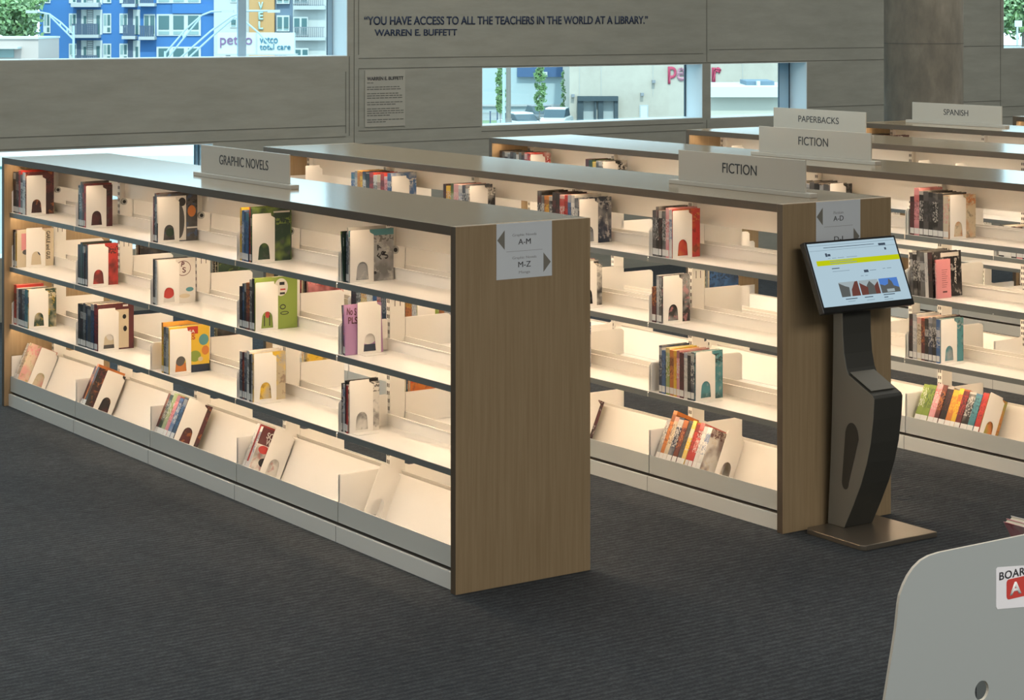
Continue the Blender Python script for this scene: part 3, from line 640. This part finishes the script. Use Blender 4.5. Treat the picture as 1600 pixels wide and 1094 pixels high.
s_g = emis('lit_grey_print', (0.22, 0.30, 0.36), 1.0); s_sky = emis('lit_photo_sky', (0.08, 0.20, 0.55), 1.0); s_br = emis('lit_photo_brick', (0.14, 0.05, 0.04), 1.0); s_gn = emis('lit_photo_stone', (0.10, 0.105, 0.10), 1.0); s_w = emis('lit_photo_pale', (0.34, 0.40, 0.42), 1.0)
sw, sh = 0.250, hgt - 0.034
screen = MB().box(-sw, sw, -hgt + 0.026, -0.010, 0, 0.0012).build('screen', scr, mon)
def S(name, a, b_, c, d, mat, zz=0.0018):   # fractions of the screen: left, right, top, bottom
    return MB().box(-sw + 2 * sw * a, -sw + 2 * sw * b_, -0.010 - sh * d, -0.010 - sh * c, 0.0011, zz).build(name, mat, screen)
S('yellow_band', 0.05, 1.0, 0.275, 0.355, s_y)
m = MB()
def R_(a, b_, c, d, mi): m.box(-sw + 2 * sw * a, -sw + 2 * sw * b_, -0.010 - sh * d, -0.010 - sh * c, 0.0011, 0.0021, mi)
R_(0, 1, 0.035, 0.042, 1); R_(0.17, 0.75, 0.075, 0.083, 0); R_(0, 1, 0.115, 0.120, 1); R_(0.80, 0.88, 0.075, 0.110, 0); R_(0.855, 0.875, 0.150, 0.185, 0)
R_(0.17, 0.19, 0.165, 0.22, 0); R_(0.195, 0.225, 0.18, 0.215, 0)
for a, b_ in ((0.19, 0.215), (0.235, 0.28), (0.30, 0.37), (0.40, 0.47), (0.44, 0.52)): R_(a, b_, 0.245, 0.252, 1)
R_(0.20, 0.46, 0.292, 0.302, 1); R_(0.20, 0.50, 0.325, 0.335, 1)
R_(0.20, 0.285, 0.405, 0.417, 0); R_(0.20, 0.39, 0.455, 0.462, 1); R_(0.55, 0.60, 0.475, 0.515, 0); R_(0.615, 0.69, 0.485, 0.495, 1); R_(0.77, 0.80, 0.475, 0.484, 1); R_(0.82, 0.87, 0.475, 0.484, 1)
R_(0.50, 0.53, 0.56, 0.568, 1); R_(0.55, 0.58, 0.56, 0.568, 1)
for a, b_, c in ((0.26, 0.39, 0.895), (0.475, 0.57, 0.895), (0.695, 0.825, 0.885), (0.695, 0.74, 0.925)): R_(a, b_, c, c + 0.012, 0)
R_(0.28, 0.36, 0.935, 0.942, 1); R_(0.49, 0.58, 0.945, 0.952, 1); R_(0.69, 0.79, 0.962, 0.969, 1)
m.build('page_print', [s_k, s_g], screen)
for i, (a, b_) in enumerate(((0.225, 0.44), (0.455, 0.67), (0.685, 0.90))):
    p = S('page_photo', a, b_, 0.635, 0.865, [s_w, s_w, s_sky][i], 0.0017)
    xa, xb = -sw + 2 * sw * a, -sw + 2 * sw * b_; za, zb = -0.010 - sh * 0.865, -0.010 - sh * 0.635; W_, H_ = xb - xa, zb - za
    q = MB()
    def poly(pts, mi): q.prism([(xa + W_ * u_, za + H_ * v_) for u_, v_ in pts], 0.0016, 0.0023 + 0.0001 * mi, 'Z', mi)
    if i == 0: poly([(0, 0), (0.45, 0), (0.5, 0.62), (0.3, 0.72), (0, 0.95)], 0); poly([(0.55, 0), (1, 0), (1, 1), (0.85, 0.97), (0.6, 0.45)], 1)
    if i == 1: poly([(0, 0), (0.35, 0), (0.40, 0.5), (0, 0.85)], 1); poly([(0.3, 0), (0.75, 0), (0.75, 0.6), (0.55, 0.92), (0.36, 0.62)], 0); poly([(0.75, 0), (1, 0), (1, 0.85), (0.76, 0.55)], 1)
    if i == 2: poly([(0, 0), (1, 0), (1, 0.30), (0.72, 0.45), (0.66, 0.75), (0.52, 0.95), (0.44, 0.6), (0.25, 0.5), (0, 0.62)], 0); poly([(0.3, 0.05), (0.7, 0.05), (0.7, 0.25), (0.3, 0.25)], 2)
    q.build('photo_building', [s_gn, s_br, s_w], p)

# ------------------------------------------------------------------ picture book bin, bottom right
BX = 7.6
bn = empty('book_bin', (BX - 0.3, -0.30, 0)); tag(bn, 'grey wooden browser bin for board books at lower right corner', 'book bin')
OB = Vector((-(BX - 0.3), 0.30, 0))
half = [(-0.850, 0.0), (-0.718, 0.544), (-0.682, 0.704), (-0.673, 0.765), (-0.668, 0.785), (-0.656, 0.807), (-0.641, 0.827), (-0.622, 0.844), (-0.597, 0.858), (-0.570, 0.865), (-0.535, 0.868), (-0.500, 0.868)]
yc = 0.10
outl = half + [(2 * yc - y, z) for y, z in reversed(half)]
def bin_panel(x, name):
    # a round hand hole near the left: the outline is bridged to the hole
    hole = [(-0.388 + 0.0245 * math.cos(2 * PI * i / 24), 0.506 + 0.0245 * math.sin(2 * PI * i / 24)) for i in range(24)]
    bm = bmesh.new()
    ov = [bm.verts.new((x, p[0], p[1])) for p in outl]; hv = [bm.verts.new((x, p[0], p[1])) for p in hole]
    ed = [bm.edges.new((ov[i], ov[(i + 1) % len(ov)])) for i in range(len(ov))] + [bm.edges.new((hv[i], hv[(i + 1) % 24])) for i in range(24)]
    bmesh.ops.triangle_fill(bm, use_beauty=True, edges=ed)
    g = bmesh.ops.extrude_face_region(bm, geom=bm.faces[:])
    for v in [q for q in g['geom'] if isinstance(q, bmesh.types.BMVert)]: v.co.x -= 0.008
    bmesh.ops.recalc_face_normals(bm, faces=bm.faces)
    me = bpy.data.meshes.new(name); bm.to_mesh(me); bm.free(); me.materials.append(bin_m); me.materials.append(bin_e)
    for p in me.polygons:
        if abs(p.normal.x) < 0.5: p.material_index = 1
    return put(me, name, bn, OB)
bin_panel(BX, 'front_panel')
MB().box(BX - 0.27, BX - 0.0085, -0.10, 1.0, 0.56, 0.575).build('bin_floor', bin_m, bn, OB)
MB().box(BX - 0.285, BX - 0.27, -0.10, 1.0, 0.30, 0.70).build('rear_board', bin_m, bn, OB)
for y_ in (-0.10, 0.985): MB().box(BX - 0.27, BX - 0.0085, y_, y_ + 0.015, 0.0, 0.72).build('side_board', bin_m, bn, OB)
lab = MB().prism([(-0.338, 0.704), (-0.333, 0.698), (-0.08, 0.672), (-0.08, 0.776), (-0.333, 0.802), (-0.338, 0.798)], BX, BX + 0.001, 'X').build('bin_label', M('bin_label_paper', (0.72, 0.72, 0.76), 0.35), bn, OB)
o = put(text_mesh('BOARD', 'lettering', ink, 0.118, 0.020, 0.0006, 0.015, 1.08), 'lettering', lab, (BX + 0.0012, -0.327, 0.7685)); o.rotation_euler = (0, 0.0, PI / 2)
sq = []
for cx_, cz_, a0 in ((-0.232, 0.757, 0), (-0.292, 0.757, PI / 2), (-0.292, 0.725, PI), (-0.232, 0.725, 1.5 * PI)):
    for i in range(5): sq.append((cx_ + 0.009 * math.cos(a0 + i * PI / 8), cz_ + 0.009 * math.sin(a0 + i * PI / 8)))
MB().prism(sq, BX + 0.0009, BX + 0.0016, 'X').build('letter_tile', red_m, lab)
o = put(text_mesh('A', 'lettering', white_m, 0.042, 0.032, 0.0008, 0.03), 'lettering', lab, (BX + 0.0017, -0.290, 0.725)); o.rotation_euler = (0, 0, PI / 2)
# books lying in the bin, their tops showing over the front panel
for i, (c, x_, y0, ang, h, d) in enumerate((('p', BX - 0.20, 0.085, -0.60, 0.312, 0.16), ('w', BX - 0.20, 0.106, -0.60, 0.318, 0.16), ('k', BX - 0.21, 0.16, 0.25, 0.34, 0.18), ('s', BX - 0.21, 0.21, 0.25, 0.33, 0.18))):
    o = book(0.014, h, d, c, (c, SECOND[c][0], SECOND[c][1]), False)
    o.matrix_world = Matrix.Translation((x_ + d, y0, 0.584)) @ Matrix.Rotation(PI / 2, 4, 'Z') @ Matrix.Rotation(ang, 4, 'Y')
    tag(o, ['pink board book leaning in the grey bin, lowest of the pile', 'white board book leaning on the pink one in the grey bin', 'dark board book standing steeper in the grey bin at the edge', 'silver board book behind the dark one in the grey bin'][i], 'book', 'board books in the grey bin')

# ------------------------------------------------------------------ the street outside
ROTZ = YAW
r_ = Vector((math.cos(YAW), math.sin(YAW), 0)); f_ = Vector((-math.sin(YAW), math.cos(YAW), 0))
GZ = -6.0
class Out:
    """things outside face the library: local x along the street, y away from it, z up"""
    def __init__(s, dist): s.d = dist; s.k = dist / F; s.o = CAM + f_ * dist
    def x(s, px): return (px - CXP) * s.k
    def z(s, py): return CAM.z - (py - CYP) * s.k
def mat_o(name, col, rough=0.7): return M(name, tuple(0.62 * c for c in col), rough)
blue_w = mat_o('blue_cladding', (0.06, 0.24, 0.62)); cream_w = mat_o('pale_cladding', (0.70, 0.73, 0.72)); or_w = mat_o('orange_cladding', (0.75, 0.42, 0.17)); gb_w = mat_o('slate_blue_cladding', (0.22, 0.32, 0.45))
fr_w = mat_o('white_window_surround', (0.80, 0.86, 0.86)); gl_w = mat_o('dark_window_glass', (0.10, 0.22, 0.24), 0.2); gl_p = mat_o('pale_window_glass', (0.38, 0.55, 0.56), 0.2); rail_w = mat_o('balcony_rail', (0.10, 0.15, 0.24)); slab_w = mat_o('balcony_slab', (0.62, 0.66, 0.68))
stair_w = mat_o('stair_grille', (0.34, 0.36, 0.40)); brick_p = mat_o('pale_brick', (0.74, 0.62, 0.58)); beige = mat_o('beige_block_wall', (0.60, 0.52, 0.43))
n, l, b = nodes(beige); v = texco(beige, (1, 1, 1)); x = noise(beige, v, 0.35, 6, 0.7); r = ramp(beige, x.outputs[0], [(0.3, (0.36, 0.325, 0.28)), (0.7, (0.45, 0.415, 0.36))]); l.new(r.outputs[0], b.inputs['Base Color']); dock_d = mat_o('dock_seal', (0.06, 0.09, 0.11)); dock_p = mat_o('dock_door', (0.66, 0.74, 0.76))
sign_w = mat_o('white_sign_face', (0.80, 0.88, 0.88)); purple = mat_o('purple_letters', (0.30, 0.16, 0.36)); bluel = mat_o('blue_letters', (0.04, 0.25, 0.40)); tealw = mat_o('pale_teal_letters', (0.55, 0.78, 0.72)); red_s = mat_o('red_letters', (0.62, 0.06, 0.14)); pink_s = mat_o('pink_letters', (0.70, 0.33, 0.42))
pole_w = mat_o('pale_pole_paint', (0.55, 0.72, 0.80)); asphalt = mat_o('pale_asphalt', (0.40, 0.42, 0.42)); grass_m = mat_o('lawn', (0.20, 0.32, 0.13)); trunk_m = mat_o('trunk_bark', (0.28, 0.25, 0.22))
leaf_d = mat_o('leaf_green', (0.20, 0.38, 0.13)); leaf_m = mat_o('leaf_mid_green', (0.30, 0.50, 0.24)); leaf_l = mat_o('leaf_pale_green', (0.48, 0.68, 0.36))
car_w = M('white_car_paint', (0.50, 0.53, 0.53), 0.3); car_k = M('dark_car_paint', (0.06, 0.07, 0.08), 0.3); car_g = M('car_glass', (0.04, 0.07, 0.09), 0.1); tyre = M('tyre', (0.02, 0.02, 0.02), 0.8); white_wall = mat_o('white_render', (0.58, 0.72, 0.77)); shop_blue = mat_o('blue_fascia', (0.08, 0.17, 0.36))
struct(MB().box(-420, -3.6, -300, 400, GZ - 0.3, GZ).build('street_ground', asphalt))
def oroot(name, dist, px, label, cat, group=None, zbase=GZ):
    q = Out(dist); o = empty(name, CAM + f_ * dist + r_ * q.x(px), (0, 0, ROTZ)); o.location.z = zbase
    tag(o, label, cat, group); q.px0 = px; q.zb = zbase; return o, q
class Fac:
    """collects boxes on a facade by its measured layout, in metres"""
    def __init__(s, q): s.q = q; s.m = MB()
    def b(s, xa, xb, ya, yb, front, back, mi=0):
        q = s.q; s.m.box((xa - q.px0) * q.k, (xb - q.px0) * q.k, front, back, q.z(yb) - q.zb, q.z(ya) - q.zb, mi); return s
    def build(s, name, mats, parent): return s.m.build(name, mats, parent)
# apartment block
ap, q = oroot('apartment_building', 200, 285, 'blue and white apartment block seen through the upper left window', 'building')
bot = CYP + (CAM.z - GZ) / q.k
Fac(q).b(62, 335, -60, bot, 0, 14).build('blue_wall', blue_w, ap); Fac(q).b(335, 390, -60, bot, -0.4, 14).build('pale_wall', cream_w, ap)
Fac(q).b(391, 430, -60, bot, -0.8, 14).build('orange_wall', or_w, ap); Fac(q).b(430, 458, -60, bot, 0, 14).build('slate_wall', gb_w, ap); Fac(q).b(458, 560, -60, bot, -0.2, 14).build('pale_wall', cream_w, ap)
for xa, xb in ((68, 79), (108, 120), (161, 174), (187, 200)):
    for ya, yb in ((-28, 5), (21, 52), (68, 97)):
        wn = Fac(q).b(xa, xb, ya, yb, -0.12, 0.02).build('window', fr_w, ap)
        f = Fac(q); mid = (xa + xb) / 2
        f.b(xa + 1.6, mid - 0.8, ya + 2, yb - 12, -0.15, -0.10, 0).b(mid + 0.8, xb - 1.6, ya + 2, yb - 12, -0.15, -0.10, 1).b(mid + 0.5, xb - 1.6, yb - 9, yb - 2, -0.15, -0.10, 1)
        f.build('pane', [gl_p, gl_w], wn)
for xa, xb, sx in ((127, 160, 1), (208, 219, 0)):
    for ya, yb in ((-34, 7), (15, 54), (63, 103)):
        rc = Fac(q).b(xa, xb, ya, yb, -0.05, 0.02).build('balcony_recess', fr_w, ap)
        f = Fac(q)
        if sx: f.b(131, 135, ya + 10, yb, -0.1, 0, 0).b(151, 156, ya + 9, yb, -0.1, 0, 0).b(120, 127, ya, yb, -0.1, 0, 2)
        else: f.b(212, 216, ya + 10, yb, -0.1, 0, 0).b(200, 208, ya - 1, yb, -0.1, 0, 2)
        if sx:
            for t in range(12): f.b(136, 146, ya + 1 + t * 3.3, ya + 2.2 + t * 3.3, -0.1, 0, 1)
            f.b(136, 137, ya, yb, -0.1, 0, 1).b(145, 146, ya, yb, -0.1, 0, 1)
        f.build('balcony_door', [gl_w, stair_w, rail_w], rc)
for xa, xb, ys_, yr in ((115, 158, (4, 11), None), (115, 158, (54, 59), (37, 54)), (194, 215, (6, 11), (-10, 6)), (194, 215, (56, 61), (39, 56)), (220, 245, (5, 10), (-12, 5)), (220, 245, (57, 62), (40, 57)), (115, 158, (104, 109), (86, 104)), (460, 510, (9, 15), (-8, 9)), (460, 510, (58, 63), (42, 58)), (41, 62, (50, 54), (37, 50)), (41, 62, (8, 12), (-8, 8)), (41, 62, (100, 104), (81, 100))):
    bl = Fac(q).b(xa, xb, *ys_, -1.3, 0.1).build('balcony', slab_w, ap)
    if yr:
        f = Fac(q); xx = xa + 2
        f.b(xa + 1, xb - 1, yr[0], yr[0] + 1.2, -1.28, -1.22)
        while xx < xb - 2: f.b(xx, xx + (1.5 if xa > 400 else 2.6), yr[0], yr[1], -1.27, -1.23); xx += 3.1
        f.build('railing', rail_w if xa < 400 else stair_w, bl)
for xa, xb, ya, yb, n_p in ((245, 314, 22, 56, 3), (245, 314, 73, 100, 3), (245, 314, -28, 5, 3), (433, 453, 24, 49, 2), (433, 453, -25, 6, 2), (459, 482, 26, 56, 2), (459, 482, -22, 6, 2), (361, 371, 28, 43, 1), (225, 243, 22, 57, 2), (461, 483, 75, 95, 2), (361, 371, -12, 4, 1)):
    wn = Fac(q).b(xa, xb, ya, yb, -0.5 if xa > 335 else -0.15, 0.05).build('window', fr_w, ap)
    f = Fac(q); ww = (xb - xa) / n_p; fy = -0.85 if 391 <= xa < 430 else (-0.55 if xa > 335 else -0.2)
    for t in range(n_p): f.b(xa + ww * t + ww * 0.14, xa + ww * (t + 1) - ww * 0.14, ya + 2.5, yb - (10 if n_p == 3 else 4), fy, fy + 0.06, 0).b(xa + ww * t + ww * 0.14, xa + ww * (t + 1) - ww * 0.14, yb - 7, yb - 2, fy, fy + 0.06, 1)
    f.build('pane', [gl_w, gl_p], wn)
Fac(q).b(270, 335, 6, 21, -0.3, 0).build('blue_band', blue_w, ap)
for ch, ya, yb in (('V', 3, 16), ('E', 18, 31), ('L', 33, 46)):
    o = put(text_mesh(ch, 'lettering', tealw, 7.5 * q.k, (yb - ya) * q.k, 0.15, 0.04), 'lettering', ap, ((405.5 - q.px0) * q.k, -0.82, q.z(yb) - q.zb))
# pylon sign
py_, q = oroot('pylon_sign', 165, 400, 'white shop pylon sign with purple and blue words, upper left window', 'sign')
Fac(q).b(340, 400, 51, 84, 0, 0.8).build('sign_box', sign_w, py_); Fac(q).b(401, 460, 51, 84, 0, 0.8).build('sign_box', sign_w, py_)
Fac(q).b(336, 464, 84, 86, -0.1, 0.9).b(399.6, 401.4, 51, 84, -0.1, 0.9).b(352, 358, 84, CYP + (CAM.z - GZ) / q.k, 0.2, 0.7).b(440, 446, 84, CYP + (CAM.z - GZ) / q.k, 0.2, 0.7).build('sign_frame', slab_w, py_)
def otext(txt, xa, xb, yb, h, mat, par, q, front, bold=0.0):
    put(text_mesh(txt, 'lettering', mat, (xb - xa) * q.k, h * q.k, 0.08, bold), 'lettering', par, ((xa - q.px0) * q.k, front, q.z(yb) - q.zb))
otext('petco', 344, 394, 74.5, 17.5, purple, py_, q, -0.02, 0.0)
otext('vetco', 406, 434, 67.5, 9.5, bluel, py_, q, -0.02); otext('total care', 406, 454, 77.5, 9, bluel, py_, q, -0.02)
# trees: trunk and leaf cloud of small leaves
def tree(name, dist, px, top, half, bottom, label, nleaf, mats, seed, trunk=True, lf=0.35, squash=1.0, group=None):
    t, q = oroot(name, dist, px, label, 'tree', group); R = random.Random(seed)
    z1, z0 = q.z(top) - GZ, q.z(bottom) - GZ; hw = half * q.k; m = MB()
    clumps = []
    for i in range(60):
        a, fz = R.uniform(0, 2 * PI), R.uniform(0.04, 0.96); rr = hw * math.sqrt(R.random()) * (math.sin(PI * min(1, fz * 0.92 + 0.08)) ** 0.55)
        clumps.append(Vector((rr * math.cos(a), rr * math.sin(a) * squash, z0 + (z1 - z0) * fz)))
    for i in range(nleaf):
        c = clumps[R.randrange(60)]; s_ = hw * 0.34
        p = c + Vector((R.gauss(0, s_ * 0.5), R.gauss(0, s_ * 0.5), R.gauss(0, max(s_ * 0.4, (z1 - z0) * 0.022))))
        u = Vector((R.gauss(0, 1), R.gauss(0, 1), R.gauss(0, 1))).normalized(); w2 = u.orthogonal().normalized(); k = lf * R.uniform(0.6, 1.3)
        m.quad(p - u * k, p - w2 * k * 0.6, p + u * k, p + w2 * k * 0.6, R.randrange(len(mats)))
    m.build('foliage', mats, t)
    if trunk: MB().cyl((0, 0, 0), (0, 0, z0 + (z1 - z0) * 0.6), hw * 0.10, hw * 0.04, 10).build('trunk', trunk_m, t)
    return t
tree('street_tree', 190, 22, -60, 40, 62, 'big pale green tree left of the blue apartment block', 7000, [leaf_m, leaf_l, leaf_d], 3, lf=0.26, group='trees outside')
for px_, sd_ in ((-130, 21), (-330, 22), (-560, 23)): tree('street_tree', 190, px_, -40, 70, 62, {-130: 'first', -330: 'second', -560: 'third'}[px_] + ' green tree left of the one beside the blue block', 5000, [leaf_m, leaf_l, leaf_d], sd_, lf=0.3, group='trees outside')
tree('columnar_tree', 140, 843, 96, 9, 174, 'slim green tree before the white shop wall, nearer the beige wall', 2600, [leaf_d, leaf_m], 5, lf=0.085, group='trees outside')
tree('columnar_tree', 140, 782, 96, 7, 178, 'slim green tree just left of the pale lamp post', 2900, [leaf_d, leaf_m], 6, lf=0.085, group='trees outside')
tree('columnar_tree', 155, 880, 110, 4, 176, 'slim tree half hidden at the beige building corner', 300, [leaf_d, leaf_m], 9, lf=0.085, group='trees outside')
tree('street_tree', 150, 1600, -30, 62, 42, 'green tree seen through the window at top right', 5000, [leaf_l, leaf_m, leaf_d], 8, lf=0.22, group='trees outside')
# low pale building under the big tree
lo, q = oroot('brick_building', 175, 20, 'low pale brick building beneath the big tree at far left', 'building')
bt = CYP + (CAM.z - GZ) / q.k
Fac(q).b(-1300, 60, 60, bt, 0, 8).build('wall', brick_p, lo); Fac(q).b(-1200, 34, 73, 76, -1.5, 0).build('awning', fr_w, lo)
Fac(q).b(-1200, 22, 77, 90, -0.1, 0.1).build('window', gl_p, lo); Fac(q).b(-1301, 61, 58, 61, -0.2, 8.2).build('roof_edge', fr_w, lo)
# street lamps with long double arms
def lamp_post(px, dist, base, arms, label, pole_top):
    t, q = oroot('street_lamp', dist, px, label, 'street lamp', 'street lamps outside')
    X_ = lambda a: (a - px) * q.k; Z_ = lambda y: q.z(y) - GZ
    MB().cyl((0, 0, 0), (0, 0, Z_(pole_top)), 0.10, 0.07, 10).build('pole', pole_w, t)
    for pts in arms: MB().tube([(X_(a), 0, Z_(y)) for a, y in pts], 0.055).build('arm', pole_w, t)
    a, y = arms[0][-1]; MB().box(X_(a) - 0.35, X_(a) + 0.35, -0.15, 0.15, Z_(y) - 0.1, Z_(y) + 0.06).build('lamp_head', slab_w, t)
lamp_post(115, 130, 0, [[(115, 54), (95, 35), (77, 22), (62, 19), (50, 18)], [(115, 62), (95, 42), (77, 24)], [(95, 35), (94, 41)], [(105, 44), (105, 51)]], 'pale street lamp with long arm before the blue facade', 40)
lamp_post(258, 125, 0, [[(258, 84), (290, 46), (315, 24), (330, 18), (356, 17)], [(258, 96), (290, 56), (313, 28)], [(285, 52), (287, 60)]], 'pale street lamp with curved arm left of the pylon sign', 80)
lamp_post(280, 120, 0, [[(280, 92), (330, 48), (362, 25), (385, 17), (428, 17)], [(280, 104), (330, 58), (366, 27)], [(366, 27), (385, 35), (405, 52), (425, 75)]], 'pale street lamp whose arm crosses above the pylon sign', 90)
# white shop wall behind the cars
sh_, q = oroot('shop_building', 172, 825, 'white shop with blue fascia behind the parked cars', 'building')
Fac(q).b(80, 905, 100, CYP + (CAM.z - GZ) / q.k, 0, 9).build('wall', white_wall, sh_)
Fac(q).b(808, 883, 102, 120, -0.6, 0.1).build('fascia', shop_blue, sh_); Fac(q).b(846, 855, 112, 117, -0.75, -0.5).build('wall_lamp', fr_w, sh_)
Fac(q).b(80, 905, 163, 166, -0.3, 0.1).build('plinth', slab_w, sh_)
MB().box(-3.5, 0.4, -8, -3, 0, 0.15).build('lawn_strip', grass_m, None)
for ob in [bpy.data.objects['lawn_strip']]:
    ob.location = CAM + f_ * 160 + r_ * Out(160).x(780); ob.location.z = GZ; ob.rotation_euler = (0, 0, ROTZ); struct(ob)
# beige building with loading doors and red letters
be_, q = oroot('warehouse_building', 150, 1060, 'beige block building with loading doors and red letters', 'building')
bt = CYP + (CAM.z - GZ) / q.k
Fac(q).b(890, 1400, -10, bt, 0, 20).build('wall', beige, be_)
Fac(q).b(902, 965, 150, 157, -1.0, 0.05).b(902, 911, 157, bt, -0.8, 0.05).b(928, 931, 157, bt, -0.8, 0.05).b(934, 942, 157, bt, -0.8, 0.05).b(959, 965, 157, bt, -0.8, 0.05).build('dock_surround', dock_d, be_)
for xa, xb in ((911, 928), (942, 959)): Fac(q).b(xa, xb, 157, bt, -0.15, 0.05).build('dock_door', dock_p, be_)
Fac(q).b(930.8, 934.2, 157, bt, -0.3, 0.05).build('dock_post', fr_w, be_)
d_ = Fac(q).b(999, 1013, 164, 187, -0.08, 0.05).build('side_door', slab_w, be_); Fac(q).b(1001, 1011, 166, 187, -0.12, 0).build('door_leaf', sign_w, d_)
for px, pyy in ((1003, 147), (1021, 127), (895, 149)): Fac(q).b(px - 2.5, px + 2.5, pyy - 2, pyy + 2.5, -0.5, 0.05).build('wall_fitting', stair_w, be_)
m = Fac(q)
for px in (905, 939, 1020, 1160): m.b(px, px + 0.5, 100, 150, -0.03, 0.02)
m.build('wall_seam', slab_w, be_)
otext('p', 1043.5, 1057, 131, 27, red_s, be_, q, -0.03, 0.02); otext('e', 1057.5, 1070.5, 126.5, 21, pink_s, be_, q, -0.03, 0.02); otext('r', 1112, 1127, 131, 26, red_s, be_, q, -0.03, 0.03)
cn, q = oroot('entrance_canopy', 135, 1170, 'white flat roofed canopy before the beige building, right narrow window', 'canopy')
bt = CYP + (CAM.z - GZ) / q.k
Fac(q).b(1106, 1260, 135, 151, -1, 8).build('parapet', sign_w, cn); Fac(q).b(1108, 1258, 151, bt, 0, 8).build('wall', mat_o('cream_render', (0.74, 0.72, 0.63)), cn)
Fac(q).b(1172, 1216, 128.5, 135, 2, 6).build('blue_grey_box', mat_o('blue_grey', (0.20, 0.30, 0.40)), cn); Fac(q).b(1187, 1192, 128, 135, 1.4, 2).build('vent', sign_w, cn)  # blue-grey box standing above the parapet
# lamp post and trunk in the narrow window
lp, q = oroot('lamp_post', 120, 787, 'pale blue lamp post in front of the slim left tree', 'lamp post'); MB().cyl((0, 0, 0.4), (0, 0, 12), 0.085, 0.07, 12).build('shaft', pole_w, lp); MB().cyl((0, 0, 0), (0, 0, 0.4), 0.2, 0.18, 12).build('foot', slab_w, lp)
ut, q = oroot('utility_pole', 123, 794.5, 'brown wooden utility pole right of the pale lamp post', 'utility pole'); MB().cyl((0, 0, 0), (0, 0, 12), 0.16, 0.12, 12).build('shaft', trunk_m, ut); MB().cyl((0, 0, 0.1), (0, 0, 2.0), 0.21, 0.2, 12).build('guard', mat_o('pole_guard', (0.33, 0.30, 0.28)), ut)
for px in (766, 777, 820):
    t, q = oroot('bollard', 150, px, 'dark bollard on the kerb, ' + {766: 'leftmost in the narrow window', 777: 'beside the slim left tree', 820: 'behind the white parked car'}[px], 'bollard', 'bollards by the kerb')
    MB().cyl((0, 0, 0), (0, 0, 1.1), 0.05, seg=10).build('post', rail_w, t); MB().cyl((0, 0, 1.1), (0, 0, 1.16), 0.07, seg=10).build('cap', rail_w, t)
# parked cars
def car(px, dist, rot, paint, label, lift=0.0):
    t, q = oroot('car', dist, px, label, 'car', 'cars parked outside'); t.rotation_euler = (0, 0, ROTZ + rot)
    body = [(-2.2, 0.30), (2.2, 0.30), (2.25, 0.62), (2.0, 0.78), (1.0, 0.92), (-1.6, 0.95), (-2.2, 0.86), (-2.25, 0.6)]
    MB().prism(body, -0.88, 0.88, 'Y').build('body', paint, t, bevel=0.06)
    cab = [(-1.75, 0.93), (1.05, 0.91), (0.35, 1.38 + lift), (-1.05, 1.42 + lift)]
    MB().prism(cab, -0.74, 0.74, 'Y').build('cabin_glass', car_g, t, bevel=0.05)
    MB().prism([(0.42, 1.33 + lift), (0.30, 1.44 + lift), (-1.1, 1.46 + lift), (-1.2, 1.36 + lift)], -0.72, 0.72, 'Y').build('roof', paint, t, bevel=0.03)
    for sx in (-1.38, 1.38):
        for sy in (-0.89, 0.73): MB().cyl((sx, sy, 0.33), (sx, sy + 0.16, 0.33), 0.33, seg=18).build('wheel', tyre, t)
    for sy in (-0.7, 0.45): MB().box(2.16, 2.24, sy, sy + 0.25, 0.62, 0.72).build('headlight', fr_w, t)
car(815, 142, -1.15, car_w, 'white parked car nearest the utility pole'); car(845, 152.5, -1.3, car_k, 'dark parked car between the two white cars'); car(869, 146.5, -1.75, car_w, 'white parked car beside the beige wall', 0.12)
# car park seen low behind the front bookcase
pk, q = oroot('roadside_shelter', 60, 190, 'white flat roofed shelter with teal stripe, low behind front bookcase', 'shelter')
Fac(q).b(-60, 330, 236, 252, -2, 5).build('roof', sign_w, pk); Fac(q).b(-60, 330, 252, 258, -1.6, 4.6).build('stripe', mat_o('teal_stripe', (0.25, 0.62, 0.60)), pk)
for px in (-40, 90, 310): Fac(q).b(px, px + 4, 258, CYP + (CAM.z - GZ) / q.k, 0, 0.3).build('post', fr_w, pk)
bs, q = oroot('parking_sign', 60, 1590, 'small white sign on the pavement, top right window', 'sign'); Fac(q).b(1586, 1597, 32, 42, 0, 0.05).build('sign_face', sign_w, bs); MB().cyl((0, 0.03, 0), (0, 0.03, q.z(32) - GZ), 0.03, seg=8).build('post', slab_w, bs)
